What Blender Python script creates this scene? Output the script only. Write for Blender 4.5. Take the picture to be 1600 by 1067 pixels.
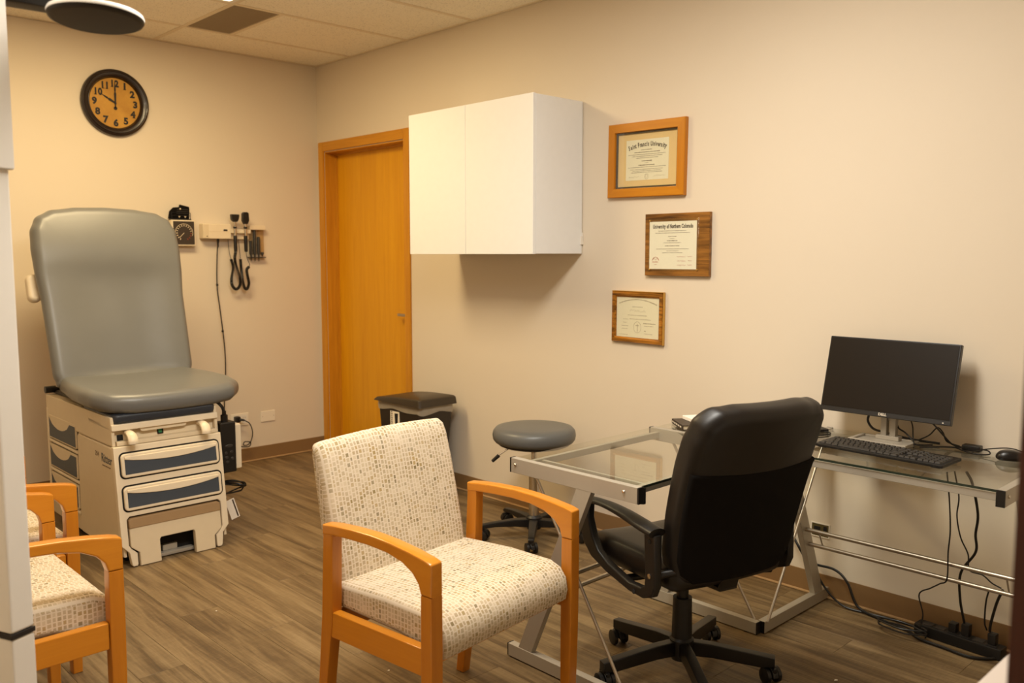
import bpy, bmesh, math, random
from mathutils import Vector, Matrix

random.seed(7)
for o in list(bpy.data.objects):
    bpy.data.objects.remove(o)
scene = bpy.context.scene
COL = scene.collection
PI = math.pi

# ------------------------------------------------------------------ camera
YAW, PITCH, ROLL = 0.8081576, 0.0983807, -0.000147
CAM = Vector((5.3951658, -3.2897555, 1.3800448))
FPX = 1367.15
fwd = Vector((-math.sin(YAW) * math.cos(PITCH), math.cos(YAW) * math.cos(PITCH), -math.sin(PITCH)))
rgt = Vector((math.cos(YAW), math.sin(YAW), 0))
upv = rgt.cross(fwd)
cam_d = bpy.data.cameras.new('camera')
cam_d.sensor_width = 36.0
cam_d.lens = 36.0 * FPX / 1600.0
cam_d.clip_start = 0.02
cam_d.dof.use_dof = True
cam_d.dof.focus_distance = 3.0
cam_d.dof.aperture_fstop = 4.0
cam = bpy.data.objects.new('camera', cam_d)
COL.objects.link(cam)
cam.matrix_world = Matrix(((rgt.x, upv.x, -fwd.x, CAM.x), (rgt.y, upv.y, -fwd.y, CAM.y),
                           (rgt.z, upv.z, -fwd.z, CAM.z), (0, 0, 0, 1)))
scene.camera = cam

# ------------------------------------------------------------------ world, exposure
world = bpy.data.worlds.new('world')
scene.world = world
world.use_nodes = True
world.node_tree.nodes['Background'].inputs[0].default_value = (1.0, 0.86, 0.68, 1)
world.node_tree.nodes['Background'].inputs[1].default_value = 0.05
vs = scene.view_settings
vs.view_transform = 'Standard'
vs.look = 'None'
vs.exposure = 0.15
vs.gamma = 1.0
vs.use_curve_mapping = False
LAMP_WARM = (1.0, 0.74, 0.35)      # warm tint chosen to push the back wall towards orange, lamp over exam table
LAMP_COOL = (1.0, 0.96, 0.88)      # near-neutral tint for desk and entrance lamps, chosen to keep the right wall paler

# ------------------------------------------------------------------ materials
def lin(c):
    return tuple(((v / 255) / 12.92 if v / 255 <= 0.04045 else ((v / 255 + 0.055) / 1.055) ** 2.4) for v in c) + (1,)

MATS = {}
class NT:
    def __init__(s, name, rough=0.5, metal=0.0, spec=0.5):
        m = bpy.data.materials.new(name)
        m.use_nodes = True
        s.m = m; s.t = m.node_tree; s.n = s.t.nodes
        s.b = s.n['Principled BSDF']
        s.b.inputs['Roughness'].default_value = rough
        s.b.inputs['Metallic'].default_value = metal
        s.b.inputs['Specular IOR Level'].default_value = spec
        MATS[name] = m
    def node(s, typ, **kw):
        n = s.n.new(typ)
        for k, v in kw.items():
            setattr(n, k, v)
        return n
    def link(s, a, b):
        s.t.links.new(a, b)
    def val(s, sock, v):
        if hasattr(v, 'is_output') or isinstance(v, bpy.types.NodeSocket):
            s.link(v, sock)
        else:
            sock.default_value = v
    def math(s, op, a, b=None, c=None):
        n = s.node('ShaderNodeMath', operation=op)
        s.val(n.inputs[0], a)
        if b is not None: s.val(n.inputs[1], b)
        if c is not None: s.val(n.inputs[2], c)
        return n.outputs[0]
    def mix(s, f, a, b, blend='MIX'):
        n = s.node('ShaderNodeMix', data_type='RGBA', blend_type=blend)
        s.val(n.inputs[0], f); s.val(n.inputs[6], a); s.val(n.inputs[7], b)
        return n.outputs[2]
    def coord(s, scale=(1, 1, 1), which='Object', rot=(0, 0, 0), loc=None):
        tc = s.node('ShaderNodeTexCoord')
        mp = s.node('ShaderNodeMapping')
        mp.inputs['Scale'].default_value = scale
        mp.inputs['Rotation'].default_value = rot
        s.link(tc.outputs[which], mp.inputs['Vector'])
        if loc is not None: s.link(loc, mp.inputs['Location'])
        return mp.outputs[0]
    def noise(s, vec, scale=5, detail=4, rough=0.5, dist=0.0):
        n = s.node('ShaderNodeTexNoise')
        n.inputs['Scale'].default_value = scale
        n.inputs['Detail'].default_value = detail
        n.inputs['Roughness'].default_value = rough
        n.inputs['Distortion'].default_value = dist
        s.link(vec, n.inputs['Vector'])
        return n.outputs[0]
    def ramp(s, f, stops):
        n = s.node('ShaderNodeValToRGB')
        cr = n.color_ramp
        while len(cr.elements) < len(stops): cr.elements.new(0.5)
        for e, (p, c) in zip(cr.elements, stops):
            e.position = p; e.color = c
        s.link(f, n.inputs[0])
        return n.outputs[0]
    def bump(s, h, strength=0.2, dist=0.01):
        n = s.node('ShaderNodeBump')
        n.inputs['Strength'].default_value = strength
        n.inputs['Distance'].default_value = dist
        s.link(h, n.inputs['Height'])
        s.link(n.outputs[0], s.b.inputs['Normal'])
    def color(s, c):
        s.val(s.b.inputs['Base Color'], c)

def plain(name, c, rough=0.5, metal=0.0, spec=0.5, nscale=30, namt=0.06, bump=0.0, coat=0.0):
    """solid colour with a faint noise mottling so that no surface is perfectly flat"""
    n = NT(name, rough, metal, spec)
    v = n.coord()
    f = n.noise(v, nscale, 3)
    c = lin(c)
    lo = tuple(x * (1 - namt) for x in c[:3]) + (1,)
    hi = tuple(min(1, x * (1 + namt)) for x in c[:3]) + (1,)
    n.color(n.mix(f, lo, hi))
    if bump: n.bump(n.noise(v, nscale * 8, 3), bump, 0.002)
    if coat: n.b.inputs['Coat Weight'].default_value = coat
    return n.m

def wood(name, base, dark, axis, scale=1.0, rough=0.35, contrast=1.0, objrand=False, coat=0.0):
    n = NT(name, rough, 0, 0.4)
    sc = [28.0 * scale] * 3
    sc[axis] = 1.6 * scale
    loc = None
    if objrand:
        oi = n.node('ShaderNodeObjectInfo')
        cx = n.node('ShaderNodeCombineXYZ')
        for i in range(3): n.link(n.math('MULTIPLY', oi.outputs['Random'], 37.0 + 11 * i), cx.inputs[i])
        loc = cx.outputs[0]
    v = n.coord(tuple(sc), 'Object', loc=loc)
    f = n.noise(v, 1.0, 6, 0.6, 0.6)
    g = n.noise(v, 6.0, 3, 0.6)
    f2 = n.math('MULTIPLY_ADD', g, 0.25, n.math('MULTIPLY', f, 0.8))
    lo = 0.5 - 0.22 / contrast
    hi = 0.5 + 0.22 / contrast
    n.color(n.ramp(f2, [(lo, lin(dark)), (hi, lin(base))]))
    n.bump(g, 0.06, 0.001)
    if coat: n.b.inputs['Coat Weight'].default_value = coat
    return n.m

# painted walls
def wall_mat():
    n = NT('wall_paint', 0.6, 0, 0.25)
    v = n.coord()
    f = n.noise(v, 1.3, 3)
    n.color(n.mix(f, lin((222, 208, 187)), lin((226, 213, 193))))
    n.bump(n.noise(v, 260, 2), 0.12, 0.001)
    return n.m
wall_mat()

def tile_mat():
    n = NT('ceiling_tile', 0.9, 0, 0.1)
    v = n.coord()
    f = n.noise(v, 3, 3)
    sp = n.noise(v, 130, 2, 0.7)
    spk = n.ramp(sp, [(0.34, (0.72, 0.72, 0.72, 1)), (0.44, (1, 1, 1, 1))])
    n.color(n.mix(1.0, n.mix(f, lin((250, 240, 220)), lin((252, 244, 226))), spk, 'MULTIPLY'))
    n.bump(sp, 0.35, 0.003)
    return n.m
tile_mat()
plain('ceiling_grid', (232, 216, 188), 0.5)
plain('vent_grey', (158, 140, 114), 0.6, nscale=60)
plain('vent_dark', (60, 50, 38), 0.8)
plain('baseboard_vinyl', (138, 106, 68), 0.5)
plain('baseboard_edge', (184, 148, 104), 0.5)
plain('subfloor', (84, 64, 42), 0.9)

def floor_mat():
    n = NT('floor_plank', 0.42, 0, 0.4)
    oi = n.node('ShaderNodeObjectInfo')
    r = oi.outputs['Random']
    cx = n.node('ShaderNodeCombineXYZ')
    n.link(n.math('MULTIPLY', r, 91.0), cx.inputs[0])
    n.link(n.math('MULTIPLY', r, 57.0), cx.inputs[1])
    n.link(n.math('MULTIPLY', r, 33.0), cx.inputs[2])
    v = n.coord((1.1, 17, 17), 'Object', loc=cx.outputs[0])
    a = n.noise(v, 1.0, 5, 0.62, 0.7)
    v2 = n.coord((5, 110, 60), 'Object', loc=cx.outputs[0])
    b = n.noise(v2, 1.0, 4, 0.7)
    v3 = n.coord((150, 26, 10), 'Object', loc=cx.outputs[0])
    cc = n.noise(v3, 1.0, 2, 0.6)
    f = n.math('MULTIPLY_ADD', b, 0.34, n.math('MULTIPLY', a, 0.72))
    f = n.math('MULTIPLY_ADD', cc, 0.10, f)
    col = n.ramp(f, [(0.34, lin((58, 44, 29))), (0.50, lin((95, 75, 49))), (0.64, lin((128, 106, 74))), (0.8, lin((152, 130, 96)))])
    tint = n.math('MULTIPLY_ADD', r, 0.16, 0.92)
    cmb = n.node('ShaderNodeCombineXYZ')
    for i in range(3): n.link(tint, cmb.inputs[i])
    n.color(n.mix(1.0, col, cmb.outputs[0], 'MULTIPLY'))
    n.link(n.math('MULTIPLY_ADD', b, 0.25, 0.34), n.b.inputs['Roughness'])
    n.bump(b, 0.12, 0.001)
    return n.m
floor_mat()

wood('oak_door', (230, 166, 24), (210, 142, 10), 2, 1.0, 0.38, 0.8)
wood('oak_trim', (216, 152, 38), (182, 114, 18), 2, 1.3, 0.4, 0.8)
wood('oak_trim_head', (216, 152, 38), (182, 114, 18), 0, 1.3, 0.4, 0.8)
wood('honey_wood', (212, 138, 38), (190, 114, 22), 1, 1.2, 0.28, 0.6, coat=0.25)
wood('honey_wood_leg', (204, 130, 34), (178, 104, 20), 2, 1.2, 0.3, 0.6, coat=0.25)
wood('orange_frame', (206, 136, 22), (184, 110, 10), 0, 1.5, 0.35, 0.7)
wood('orange_frame_side', (202, 130, 20), (178, 106, 10), 2, 1.5, 0.35, 0.7)
wood('walnut_board', (160, 108, 46), (74, 44, 14), 0, 1.6, 0.3, 1.6)
wood('burl_frame', (184, 120, 40), (70, 40, 10), 0, 2.6, 0.2, 1.6)
wood('dark_stained_door', (84, 36, 14), (50, 20, 8), 2, 1.0, 0.4, 0.8)

plain('white_laminate', (237, 237, 236), 0.4, spec=0.35, namt=0.02)
plain('white_enamel', (232, 226, 216), 0.35, namt=0.02)
plain('white_plate', (240, 230, 212), 0.4, namt=0.02)
plain('cream_plastic', (222, 204, 172), 0.4, namt=0.03)
plain('cream_plastic_light', (232, 216, 188), 0.38, namt=0.03)
plain('step_tread_tan', (160, 130, 92), 0.6, bump=0.2)
plain('navy_panel', (64, 71, 80), 0.5, namt=0.05)
plain('navy_pad', (46, 50, 58), 0.4, namt=0.05)
plain('gap_dark', (22, 18, 14), 0.9)
def vinyl(name, c, rough):
    n = NT(name, rough, 0, 0.5)
    v = n.coord()
    f = n.noise(v, 4, 4)
    c = lin(c)
    n.color(n.mix(f, tuple(x * .88 for x in c[:3]) + (1,), tuple(x * 1.1 for x in c[:3]) + (1,)))
    n.bump(n.noise(v, 420, 2), 0.10, 0.0008)
    return n.m
vinyl('grey_vinyl', (112, 112, 110), 0.34)
vinyl('stool_vinyl', (98, 99, 98), 0.38)
vinyl('black_leather', (19, 14, 11), 0.42)
plain('black_fabric', (16, 13, 11), 0.9, spec=0.15, nscale=300, namt=0.2, bump=0.3)
plain('black_plastic', (19, 16, 14), 0.42)
plain('black_satin', (16, 12, 11), 0.34)
plain('dark_grey_plastic', (52, 48, 44), 0.45)
plain('bin_plastic', (44, 36, 28), 0.45)
plain('bin_lid_plastic', (58, 48, 36), 0.4)
plain('screen_dark', (27, 19, 10), 0.4, spec=0.5, namt=0.02)
plain('ink', (74, 60, 48), 0.8)
plain('ink_faint', (168, 150, 124), 0.8)
plain('ink_mid', (126, 106, 84), 0.8)
plain('paper_cream', (246, 236, 214), 0.7, namt=0.015)
plain('paper_white', (250, 242, 228), 0.7, namt=0.015)
plain('mat_beige', (240, 206, 150), 0.8, namt=0.02)
plain('frame_lip', (70, 58, 44), 0.5)
plain('gold_edge', (206, 158, 72), 0.35, metal=0.3)
plain('clock_rim', (34, 22, 18), 0.35, coat=0.2)
def clock_face():
    n = NT('clock_face', 0.6)
    v = n.coord()
    f = n.noise(v, 9, 5, 0.65)
    n.color(n.ramp(f, [(0.3, lin((172, 122, 38))), (0.7, lin((196, 146, 54)))]))
    return n.m
clock_face()
plain('clock_black', (28, 20, 14), 0.6)
plain('brushed_steel', (190, 180, 166), 0.36, metal=1.0, namt=0.04)
plain('silver_paint', (178, 170, 156), 0.42, metal=0.35, namt=0.03)
plain('chrome', (214, 208, 198), 0.14, metal=1.0, namt=0.02)
plain('green_glow', (40, 120, 74), 0.4)
plain('dial_dark', (58, 46, 36), 0.4)
plain('dial_mark', (214, 198, 168), 0.6)
plain('dial_red', (150, 58, 34), 0.6)
plain('logo_light', (214, 204, 186), 0.5)
plain('book_dark', (48, 36, 28), 0.45)
plain('book_page', (206, 190, 160), 0.8)
plain('red_mark', (190, 84, 50), 0.7)
plain('box_metal', (92, 80, 44), 0.5, metal=0.2, nscale=14, namt=0.3)
plain('brass_contact', (186, 140, 84), 0.4, metal=0.5)

def glass_mat(name, tint, ior=1.5, rough=0.0):
    m = bpy.data.materials.new(name); m.use_nodes = True
    t = m.node_tree; nn = t.nodes
    for x in list(nn):
        if x.type == 'BSDF_PRINCIPLED': nn.remove(x)
    out = [x for x in nn if x.type == 'OUTPUT_MATERIAL'][0]
    tr = nn.new('ShaderNodeBsdfTransparent'); tr.inputs[0].default_value = tint
    gl = nn.new('ShaderNodeBsdfGlossy'); gl.inputs['Roughness'].default_value = rough
    fr = nn.new('ShaderNodeFresnel'); fr.inputs[0].default_value = ior
    mx = nn.new('ShaderNodeMixShader')
    ge = nn.new('ShaderNodeNewGeometry'); sb = nn.new('ShaderNodeMath'); sb.operation = 'SUBTRACT'; sb.inputs[0].default_value = 1.0
    mu = nn.new('ShaderNodeMath'); mu.operation = 'MULTIPLY'
    t.links.new(ge.outputs['Backfacing'], sb.inputs[1]); t.links.new(sb.outputs[0], mu.inputs[0]); t.links.new(fr.outputs[0], mu.inputs[1])
    t.links.new(mu.outputs[0], mx.inputs[0]); t.links.new(tr.outputs[0], mx.inputs[1]); t.links.new(gl.outputs[0], mx.inputs[2])
    t.links.new(mx.outputs[0], out.inputs[0])
    MATS[name] = m
glass_mat('clear_glass', (0.965, 0.975, 0.95, 1), 1.8)
plain('bag_film', (196, 184, 164), 0.35, namt=0.1)
MATS['screen_dark'].node_tree.nodes['Principled BSDF'].inputs['Specular IOR Level'].default_value = 0.2
MATS['bag_film'].node_tree.nodes['Principled BSDF'].inputs['Alpha'].default_value = 0.62
plain('face_dark', (26, 19, 13), 0.5)
plain('counter_white', (206, 194, 184), 0.45, namt=0.02)
glass_mat('clear_plastic', (0.86, 0.80, 0.70, 1), 1.4, 0.1)
plain('glass_edge', (38, 48, 38), 0.2)

def lamp_mat():
    n = NT('lamp_diffuser', 0.5)
    n.color((0.9, 0.9, 0.88, 1))
    n.b.inputs['Emission Color'].default_value = (1.0, 0.92, 0.78, 1)
    n.b.inputs['Emission Strength'].default_value = 4.0
lamp_mat()

def fabric_mat():
    n = NT('mosaic_fabric', 0.85, 0, 0.15)
    tc = n.node('ShaderNodeTexCoord')
    sep = n.node('ShaderNodeSeparateXYZ')
    n.link(tc.outputs['UV'], sep.inputs[0])
    u, v = sep.outputs[0], sep.outputs[1]
    cu = n.math('DIVIDE', u, 0.0125)
    ci = n.math('FLOOR', cu)
    cf = n.math('FRACT', cu)
    w1 = n.node('ShaderNodeTexWhiteNoise', noise_dimensions='1D')
    n.link(ci, w1.inputs['W'])
    rc = w1.outputs['Value']
    pitch = n.math('MULTIPLY_ADD', rc, 0.0030, 0.0115)
    cv = n.math('MULTIPLY_ADD', rc, 7.3, n.math('DIVIDE', v, pitch))
    ri = n.math('FLOOR', cv)
    rf = n.math('FRACT', cv)
    cmb = n.node('ShaderNodeCombineXYZ')
    n.link(ci, cmb.inputs[0]); n.link(ri, cmb.inputs[1])
    w2 = n.node('ShaderNodeTexWhiteNoise', noise_dimensions='3D')
    n.link(cmb.outputs[0], w2.inputs['Vector'])
    cell = w2.outputs['Value']
    even = n.math('MODULO', n.math('ABSOLUTE', ci), 2.0)
    halfw = n.math('MULTIPLY_ADD', even, 0.10, n.math('MULTIPLY_ADD', rc, 0.06, 0.25))
    inu = n.math('LESS_THAN', n.math('ABSOLUTE', n.math('SUBTRACT', cf, 0.5)), halfw)
    inv = n.math('LESS_THAN', n.math('ABSOLUTE', n.math('SUBTRACT', rf, 0.5)), 0.38)
    mask = n.math('MULTIPLY', inu, inv)
    big = n.noise(n.coord((0.7, 2.2, 1), 'UV'), 9, 2)
    fac = n.math('MULTIPLY', mask, n.math('MULTIPLY_ADD', big, 1.3, 0.15))
    fac = n.math('MINIMUM', n.math('MAXIMUM', fac, 0.0), 1.0)
    rp = n.ramp(cell, [(0.0, lin((204, 186, 156))), (0.30, lin((184, 164, 132))), (0.60, lin((170, 150, 118))),
                       (0.80, lin((174, 148, 100))), (0.92, lin((146, 128, 88))), (1.0, lin((126, 110, 78)))])
    ground = n.mix(n.noise(n.coord((1, 1, 1), 'UV'), 900, 2), lin((208, 192, 168)), lin((220, 205, 182)))
    n.color(n.mix(fac, ground, rp))
    n.bump(mask, 0.12, 0.001)
fabric_mat()

# ------------------------------------------------------------------ object helpers
MATRIX = {}
def thing(name, label, cat, loc=(0, 0, 0), rotz=0.0, group=None, kind=None):
    o = bpy.data.objects.new(name, None)
    o.empty_display_size = 0.1
    COL.objects.link(o)
    o.location = loc
    o.rotation_euler = (0, 0, rotz)
    MATRIX[o.name] = Matrix.Translation(Vector(loc)) @ Matrix.Rotation(rotz, 4, 'Z')
    if kind:
        o['kind'] = kind
    if label: o['label'] = label
    if cat: o['category'] = cat
    if group: o['group'] = group
    return o

def root_matrix(p):
    while p is not None:
        if p.name in MATRIX: return MATRIX[p.name]
        p = p.parent
    return Matrix.Identity(4)

def obj(name, bm, mat, parent=None, world=False, sharp=38, label=None, kind=None):
    if world and parent is not None:
        bm.transform(root_matrix(parent).inverted())
    bmesh.ops.recalc_face_normals(bm, faces=bm.faces)
    me = bpy.data.meshes.new(name)
    bm.to_mesh(me); bm.free()
    for p in me.polygons: p.use_smooth = True
    me.set_sharp_from_angle(angle=math.radians(sharp))
    if mat: me.materials.append(MATS[mat])
    o = bpy.data.objects.new(name, me)
    COL.objects.link(o)
    if sharp < 70:
        wn = o.modifiers.new('weighted_normals', 'WEIGHTED_NORMAL'); wn.keep_sharp = True; wn.weight = 90
    if parent is not None: o.parent = parent
    if label: o['label'] = label
    if kind: o['kind'] = kind
    return o

def tag(o, label, cat, group=None):
    o['label'] = label; o['category'] = cat
    if group: o['group'] = group
    return o

def recenter(o):
    """move a top-level mesh's origin to the middle of its base"""
    vs_ = [v.co for v in o.data.vertices]
    c = Vector(((min(v.x for v in vs_) + max(v.x for v in vs_)) / 2, (min(v.y for v in vs_) + max(v.y for v in vs_)) / 2, min(v.z for v in vs_)))
    o.data.transform(Matrix.Translation(-c))
    o.location = c
    return o

def copy_tree(o, parent=None):
    c = o.copy()
    COL.objects.link(c)
    c.parent = parent
    for ch in list(o.children):
        copy_tree(ch, c)
    return c

def nb(): return bmesh.new()

def merge(bm, tmp, M=None):
    if M is not None: tmp.transform(M)
    me = bpy.data.meshes.new('t')
    tmp.to_mesh(me); tmp.free()
    bm.from_mesh(me)
    bpy.data.meshes.remove(me)

def box(bm, lo, hi, bev=0.0, seg=2, M=None):
    lo = Vector(lo); hi = Vector(hi)
    t = bmesh.new()
    bmesh.ops.create_cube(t, size=1)
    d = hi - lo
    t.transform(Matrix.Translation((lo + hi) / 2) @ Matrix.Diagonal((d.x, d.y, d.z, 1)))
    if bev > 0:
        bmesh.ops.bevel(t, geom=list(t.edges), offset=min(bev, 0.49 * min(abs(d.x), abs(d.y), abs(d.z))), segments=seg, affect='EDGES', profile=0.5)
    merge(bm, t, M)
    return bm

def bar(bm, a, b, w, h, bev=0.0, up=(0, 0, 1)):
    """rectangular bar from a to b; w across, h along 'up'"""
    a = Vector(a); b = Vector(b)
    d = (b - a); L = d.length; d.normalize()
    upn = Vector(up)
    s = d.cross(upn).normalized()
    u2 = s.cross(d).normalized()
    M = Matrix(((s.x, d.x, u2.x, a.x), (s.y, d.y, u2.y, a.y), (s.z, d.z, u2.z, a.z), (0, 0, 0, 1)))
    return box(bm, (-w / 2, 0, -h / 2), (w / 2, L, h / 2), bev, 2, M)

def spline(pts, n=6, closed=False):
    P = [Vector(p) for p in pts]
    out = []
    N = len(P)
    rng = range(N if closed else N - 1)
    for i in rng:
        p1, p2 = P[i], P[(i + 1) % N]
        p0 = P[(i - 1) % N] if (closed or i > 0) else p1 * 2 - p2
        p3 = P[(i + 2) % N] if (closed or i + 2 < N) else p2 * 2 - p1
        for k in range(n):
            t = k / n
            out.append(0.5 * ((2 * p1) + (p2 - p0) * t + (2 * p0 - 5 * p1 + 4 * p2 - p3) * t * t + (3 * p1 - p0 - 3 * p2 + p3) * t ** 3))
    if not closed: out.append(P[-1])
    return out

def tube(bm, pts, r, n=8, closed=False, radii=None):
    P = [Vector(p) for p in pts]
    N = len(P)
    tang = []
    for i in range(N):
        a = P[(i - 1) % N] if (closed or i > 0) else P[i]
        b = P[(i + 1) % N] if (closed or i < N - 1) else P[i]
        t = b - a
        tang.append(t.normalized() if t.length > 1e-9 else Vector((0, 0, 1)))
    ref = Vector((0, 0, 1)) if abs(tang[0].z) < 0.9 else Vector((1, 0, 0))
    nrm = (ref - tang[0] * ref.dot(tang[0])).normalized()
    rings = []
    for i in range(N):
        if i > 0:
            ax = tang[i - 1].cross(tang[i])
            if ax.length > 1e-8:
                nrm = Matrix.Rotation(tang[i - 1].angle(tang[i]), 3, ax.normalized()) @ nrm
        bn = tang[i].cross(nrm)
        rr_ = radii[i] if radii else r
        rings.append([bm.verts.new(P[i] + (nrm * math.cos(2 * PI * k / n) + bn * math.sin(2 * PI * k / n)) * rr_) for k in range(n)])
    for i in range(N if closed else N - 1):
        A, B = rings[i], rings[(i + 1) % N]
        for k in range(n):
            bm.faces.new((A[k], A[(k + 1) % n], B[(k + 1) % n], B[k]))
    if not closed:
        bm.faces.new(rings[0][::-1]); bm.faces.new(rings[-1])
    return bm

def lathe(bm, prof, n=32, M=None):
    """prof: list of (r, z); closed with fans where r==0"""
    t = bmesh.new()
    rings = []
    for r, z in prof:
        if r < 1e-6: rings.append([t.verts.new((0, 0, z))])
        else: rings.append([t.verts.new((r * math.cos(2 * PI * k / n), r * math.sin(2 * PI * k / n), z)) for k in range(n)])
    for A, B in zip(rings[:-1], rings[1:]):
        for k in range(n):
            a0, a1 = A[k % len(A)], A[(k + 1) % len(A)]
            b0, b1 = B[k % len(B)], B[(k + 1) % len(B)]
            f = [a0]
            for v in (a1, b1, b0):
                if v not in f: f.append(v)
            if len(f) >= 3: t.faces.new(f)
    if len(rings[0]) > 1: t.faces.new(rings[0][::-1])
    if len(rings[-1]) > 1: t.faces.new(rings[-1])
    merge(bm, t, M)
    return bm

def prism(bm, pts, P, t0, t1, bev=0.0, seg=2):
    """extrude the 2D outline pts from t0 to t1; P(u, v, t) -> xyz"""
    t = bmesh.new()
    A = [t.verts.new(P(u, v, t0)) for u, v in pts]
    B = [t.verts.new(P(u, v, t1)) for u, v in pts]
    n = len(pts)
    fa = t.faces.new(A[::-1]); fb = t.faces.new(B)
    for k in range(n):
        t.faces.new((A[k], A[(k + 1) % n], B[(k + 1) % n], B[k]))
    if bev > 0:
        bmesh.ops.recalc_face_normals(t, faces=t.faces)
        ed = list(fa.edges) + list(fb.edges)
        bmesh.ops.bevel(t, geom=ed, offset=bev, segments=seg, affect='EDGES', profile=0.5, clamp_overlap=True)
    merge(bm, t)
    return bm

def rr(u0, v0, u1, v1, r, n=5, m=1):
    """rounded rectangle outline (r a number or 4 radii: bl, br, tr, tl), counter-clockwise"""
    R4 = [r] * 4 if not isinstance(r, (list, tuple)) else list(r)
    cs = [(u0, v0, PI, 1, 1), (u1, v0, 1.5 * PI, -1, 1), (u1, v1, 0, -1, -1), (u0, v1, 0.5 * PI, 1, -1)]
    pts = []
    for (cu, cv, a0, su, sv), q in zip(cs, R4):
        if q < 1e-6:
            pts.append((cu, cv)); continue
        for k in range(n + 1):
            a = a0 + 0.5 * PI * k / n
            pts.append((cu + su * q + q * math.cos(a), cv + sv * q + q * math.sin(a)))
    if m > 1:
        out = []
        for i in range(len(pts)):
            a, b = pts[i], pts[(i + 1) % len(pts)]
            L = math.hypot(b[0] - a[0], b[1] - a[1])
            k = max(1, int(round(L / m))) if m < 1 else 1
            out.append(a)
        pts = out
    return pts

def densify(pts, step):
    out = []
    for i in range(len(pts)):
        a, b = pts[i], pts[(i + 1) % len(pts)]
        L = math.hypot(b[0] - a[0], b[1] - a[1])
        k = max(1, int(math.ceil(L / step)))
        for j in range(k):
            out.append((a[0] + (b[0] - a[0]) * j / k, a[1] + (b[1] - a[1]) * j / k))
    return out

def puff(bm, outline, t0, t1, r, P, crown=0.0, n=4, caps=6, tdiv=1, uv=False):
    """upholstered pad: 2D outline (ccw) lofted t0..t1 with edges rounded by r and crowned caps"""
    N = len(outline)
    nrm = []
    for i in range(N):
        a = outline[(i - 1) % N]; b = outline[(i + 1) % N]
        dx, dy = b[0] - a[0], b[1] - a[1]
        L = math.hypot(dx, dy) or 1
        nrm.append((-dy / L, dx / L))          # inward for ccw
    cu = sum(p[0] for p in outline) / N; cv = sum(p[1] for p in outline) / N
    arc = [0.0]
    for i in range(N):
        a, b = outline[i], outline[(i + 1) % N]
        arc.append(arc[-1] + math.hypot(b[0] - a[0], b[1] - a[1]))
    def ring(ins, t, s=1.0, fac=0.0):
        out = []
        for (u, v), (nx, ny) in zip(outline, nrm):
            uu, vv = u + nx * ins, v + ny * ins
            out.append((cu + (uu - cu) * s, cv + (vv - cv) * s, t))
        return out
    rings = []
    for j in range(1, caps):
        s = j / caps
        rings.append((ring(r, t0 - crown * (1 - s * s), s), 'cap'))
    for k in range(n + 1):
        a = 0.5 * PI * k / n
        rings.append((ring(r * (1 - math.sin(a)), t0 + r * (1 - math.cos(a))), 'side'))
    for k in range(1, tdiv):
        rings.append((ring(0, t0 + r + (t1 - t0 - 2 * r) * k / tdiv), 'side'))
    for k in range(n, -1, -1):
        a = 0.5 * PI * k / n
        rings.append((ring(r * (1 - math.sin(a)), t1 - r * (1 - math.cos(a))), 'side'))
    for j in range(caps - 1, 0, -1):
        s = j / caps
        rings.append((ring(r, t1 + crown * (1 - s * s), s), 'cap'))
    lay = bm.loops.layers.uv.verify() if uv else None
    V = [[bm.verts.new(P(*p)) for p in rg] for rg, _ in rings]
    c0 = bm.verts.new(P(cu, cv, t0 - crown)); c1 = bm.verts.new(P(cu, cv, t1 + crown))
    def setuv(f, data):
        if lay is None: return
        for lp, q in zip(f.loops, data): lp[lay].uv = q
    for i in range(len(V) - 1):
        side = rings[i][1] == 'side' and rings[i + 1][1] == 'side'
        for k in range(N):
            k2 = (k + 1) % N
            f = bm.faces.new((V[i][k], V[i][k2], V[i + 1][k2], V[i + 1][k]))
            if side:
                ta, tb = rings[i][0][k][2], rings[i + 1][0][k][2]
                setuv(f, [(ta, arc[k]), (ta, arc[k + 1]), (tb, arc[k + 1]), (tb, arc[k])])
            else:
                setuv(f, [rings[i][0][k][:2], rings[i][0][k2][:2], rings[i + 1][0][k2][:2], rings[i + 1][0][k][:2]])
    for k in range(N):
        k2 = (k + 1) % N
        f = bm.faces.new((c0, V[0][k2], V[0][k])); setuv(f, [(cu, cv), rings[0][0][k2][:2], rings[0][0][k][:2]])
        f = bm.faces.new((c1, V[-1][k], V[-1][k2])); setuv(f, [(cu, cv), rings[-1][0][k][:2], rings[-1][0][k2][:2]])
    return bm

_fontcache = {}
def text_bm(body, size, depth=0.0004, M=None, bm=None, shear=0.0, bold=0.0, space=1.0):
    cu = bpy.data.curves.new('txt', 'FONT')
    cu.body = body; cu.size = size; cu.align_x = 'CENTER'; cu.align_y = 'CENTER'
    cu.extrude = depth; cu.shear = shear; cu.offset = bold; cu.resolution_u = 3
    cu.space_character = space
    o = bpy.data.objects.new('txt', cu)
    me = bpy.data.meshes.new_from_object(o)
    bpy.data.objects.remove(o); bpy.data.curves.remove(cu)
    t = bmesh.new(); t.from_mesh(me); bpy.data.meshes.remove(me)
    bm = bm or bmesh.new()
    merge(bm, t, M)
    return bm

def basis(o, ex, ey):
    """matrix with local x -> ex, local y -> ey, local z -> ex x ey, origin o"""
    ex = Vector(ex).normalized(); ey = Vector(ey).normalized(); ez = ex.cross(ey)
    return Matrix(((ex.x, ey.x, ez.x, o[0]), (ex.y, ey.y, ez.y, o[1]), (ex.z, ey.z, ez.z, o[2]), (0, 0, 0, 1)))

def cyl(bm, a, b, r, n=16, r2=None):
    return tube(bm, [a, b], r, n, radii=[r, r2 if r2 is not None else r])

def struct(o):
    o['kind'] = 'structure'
    return o

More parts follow.
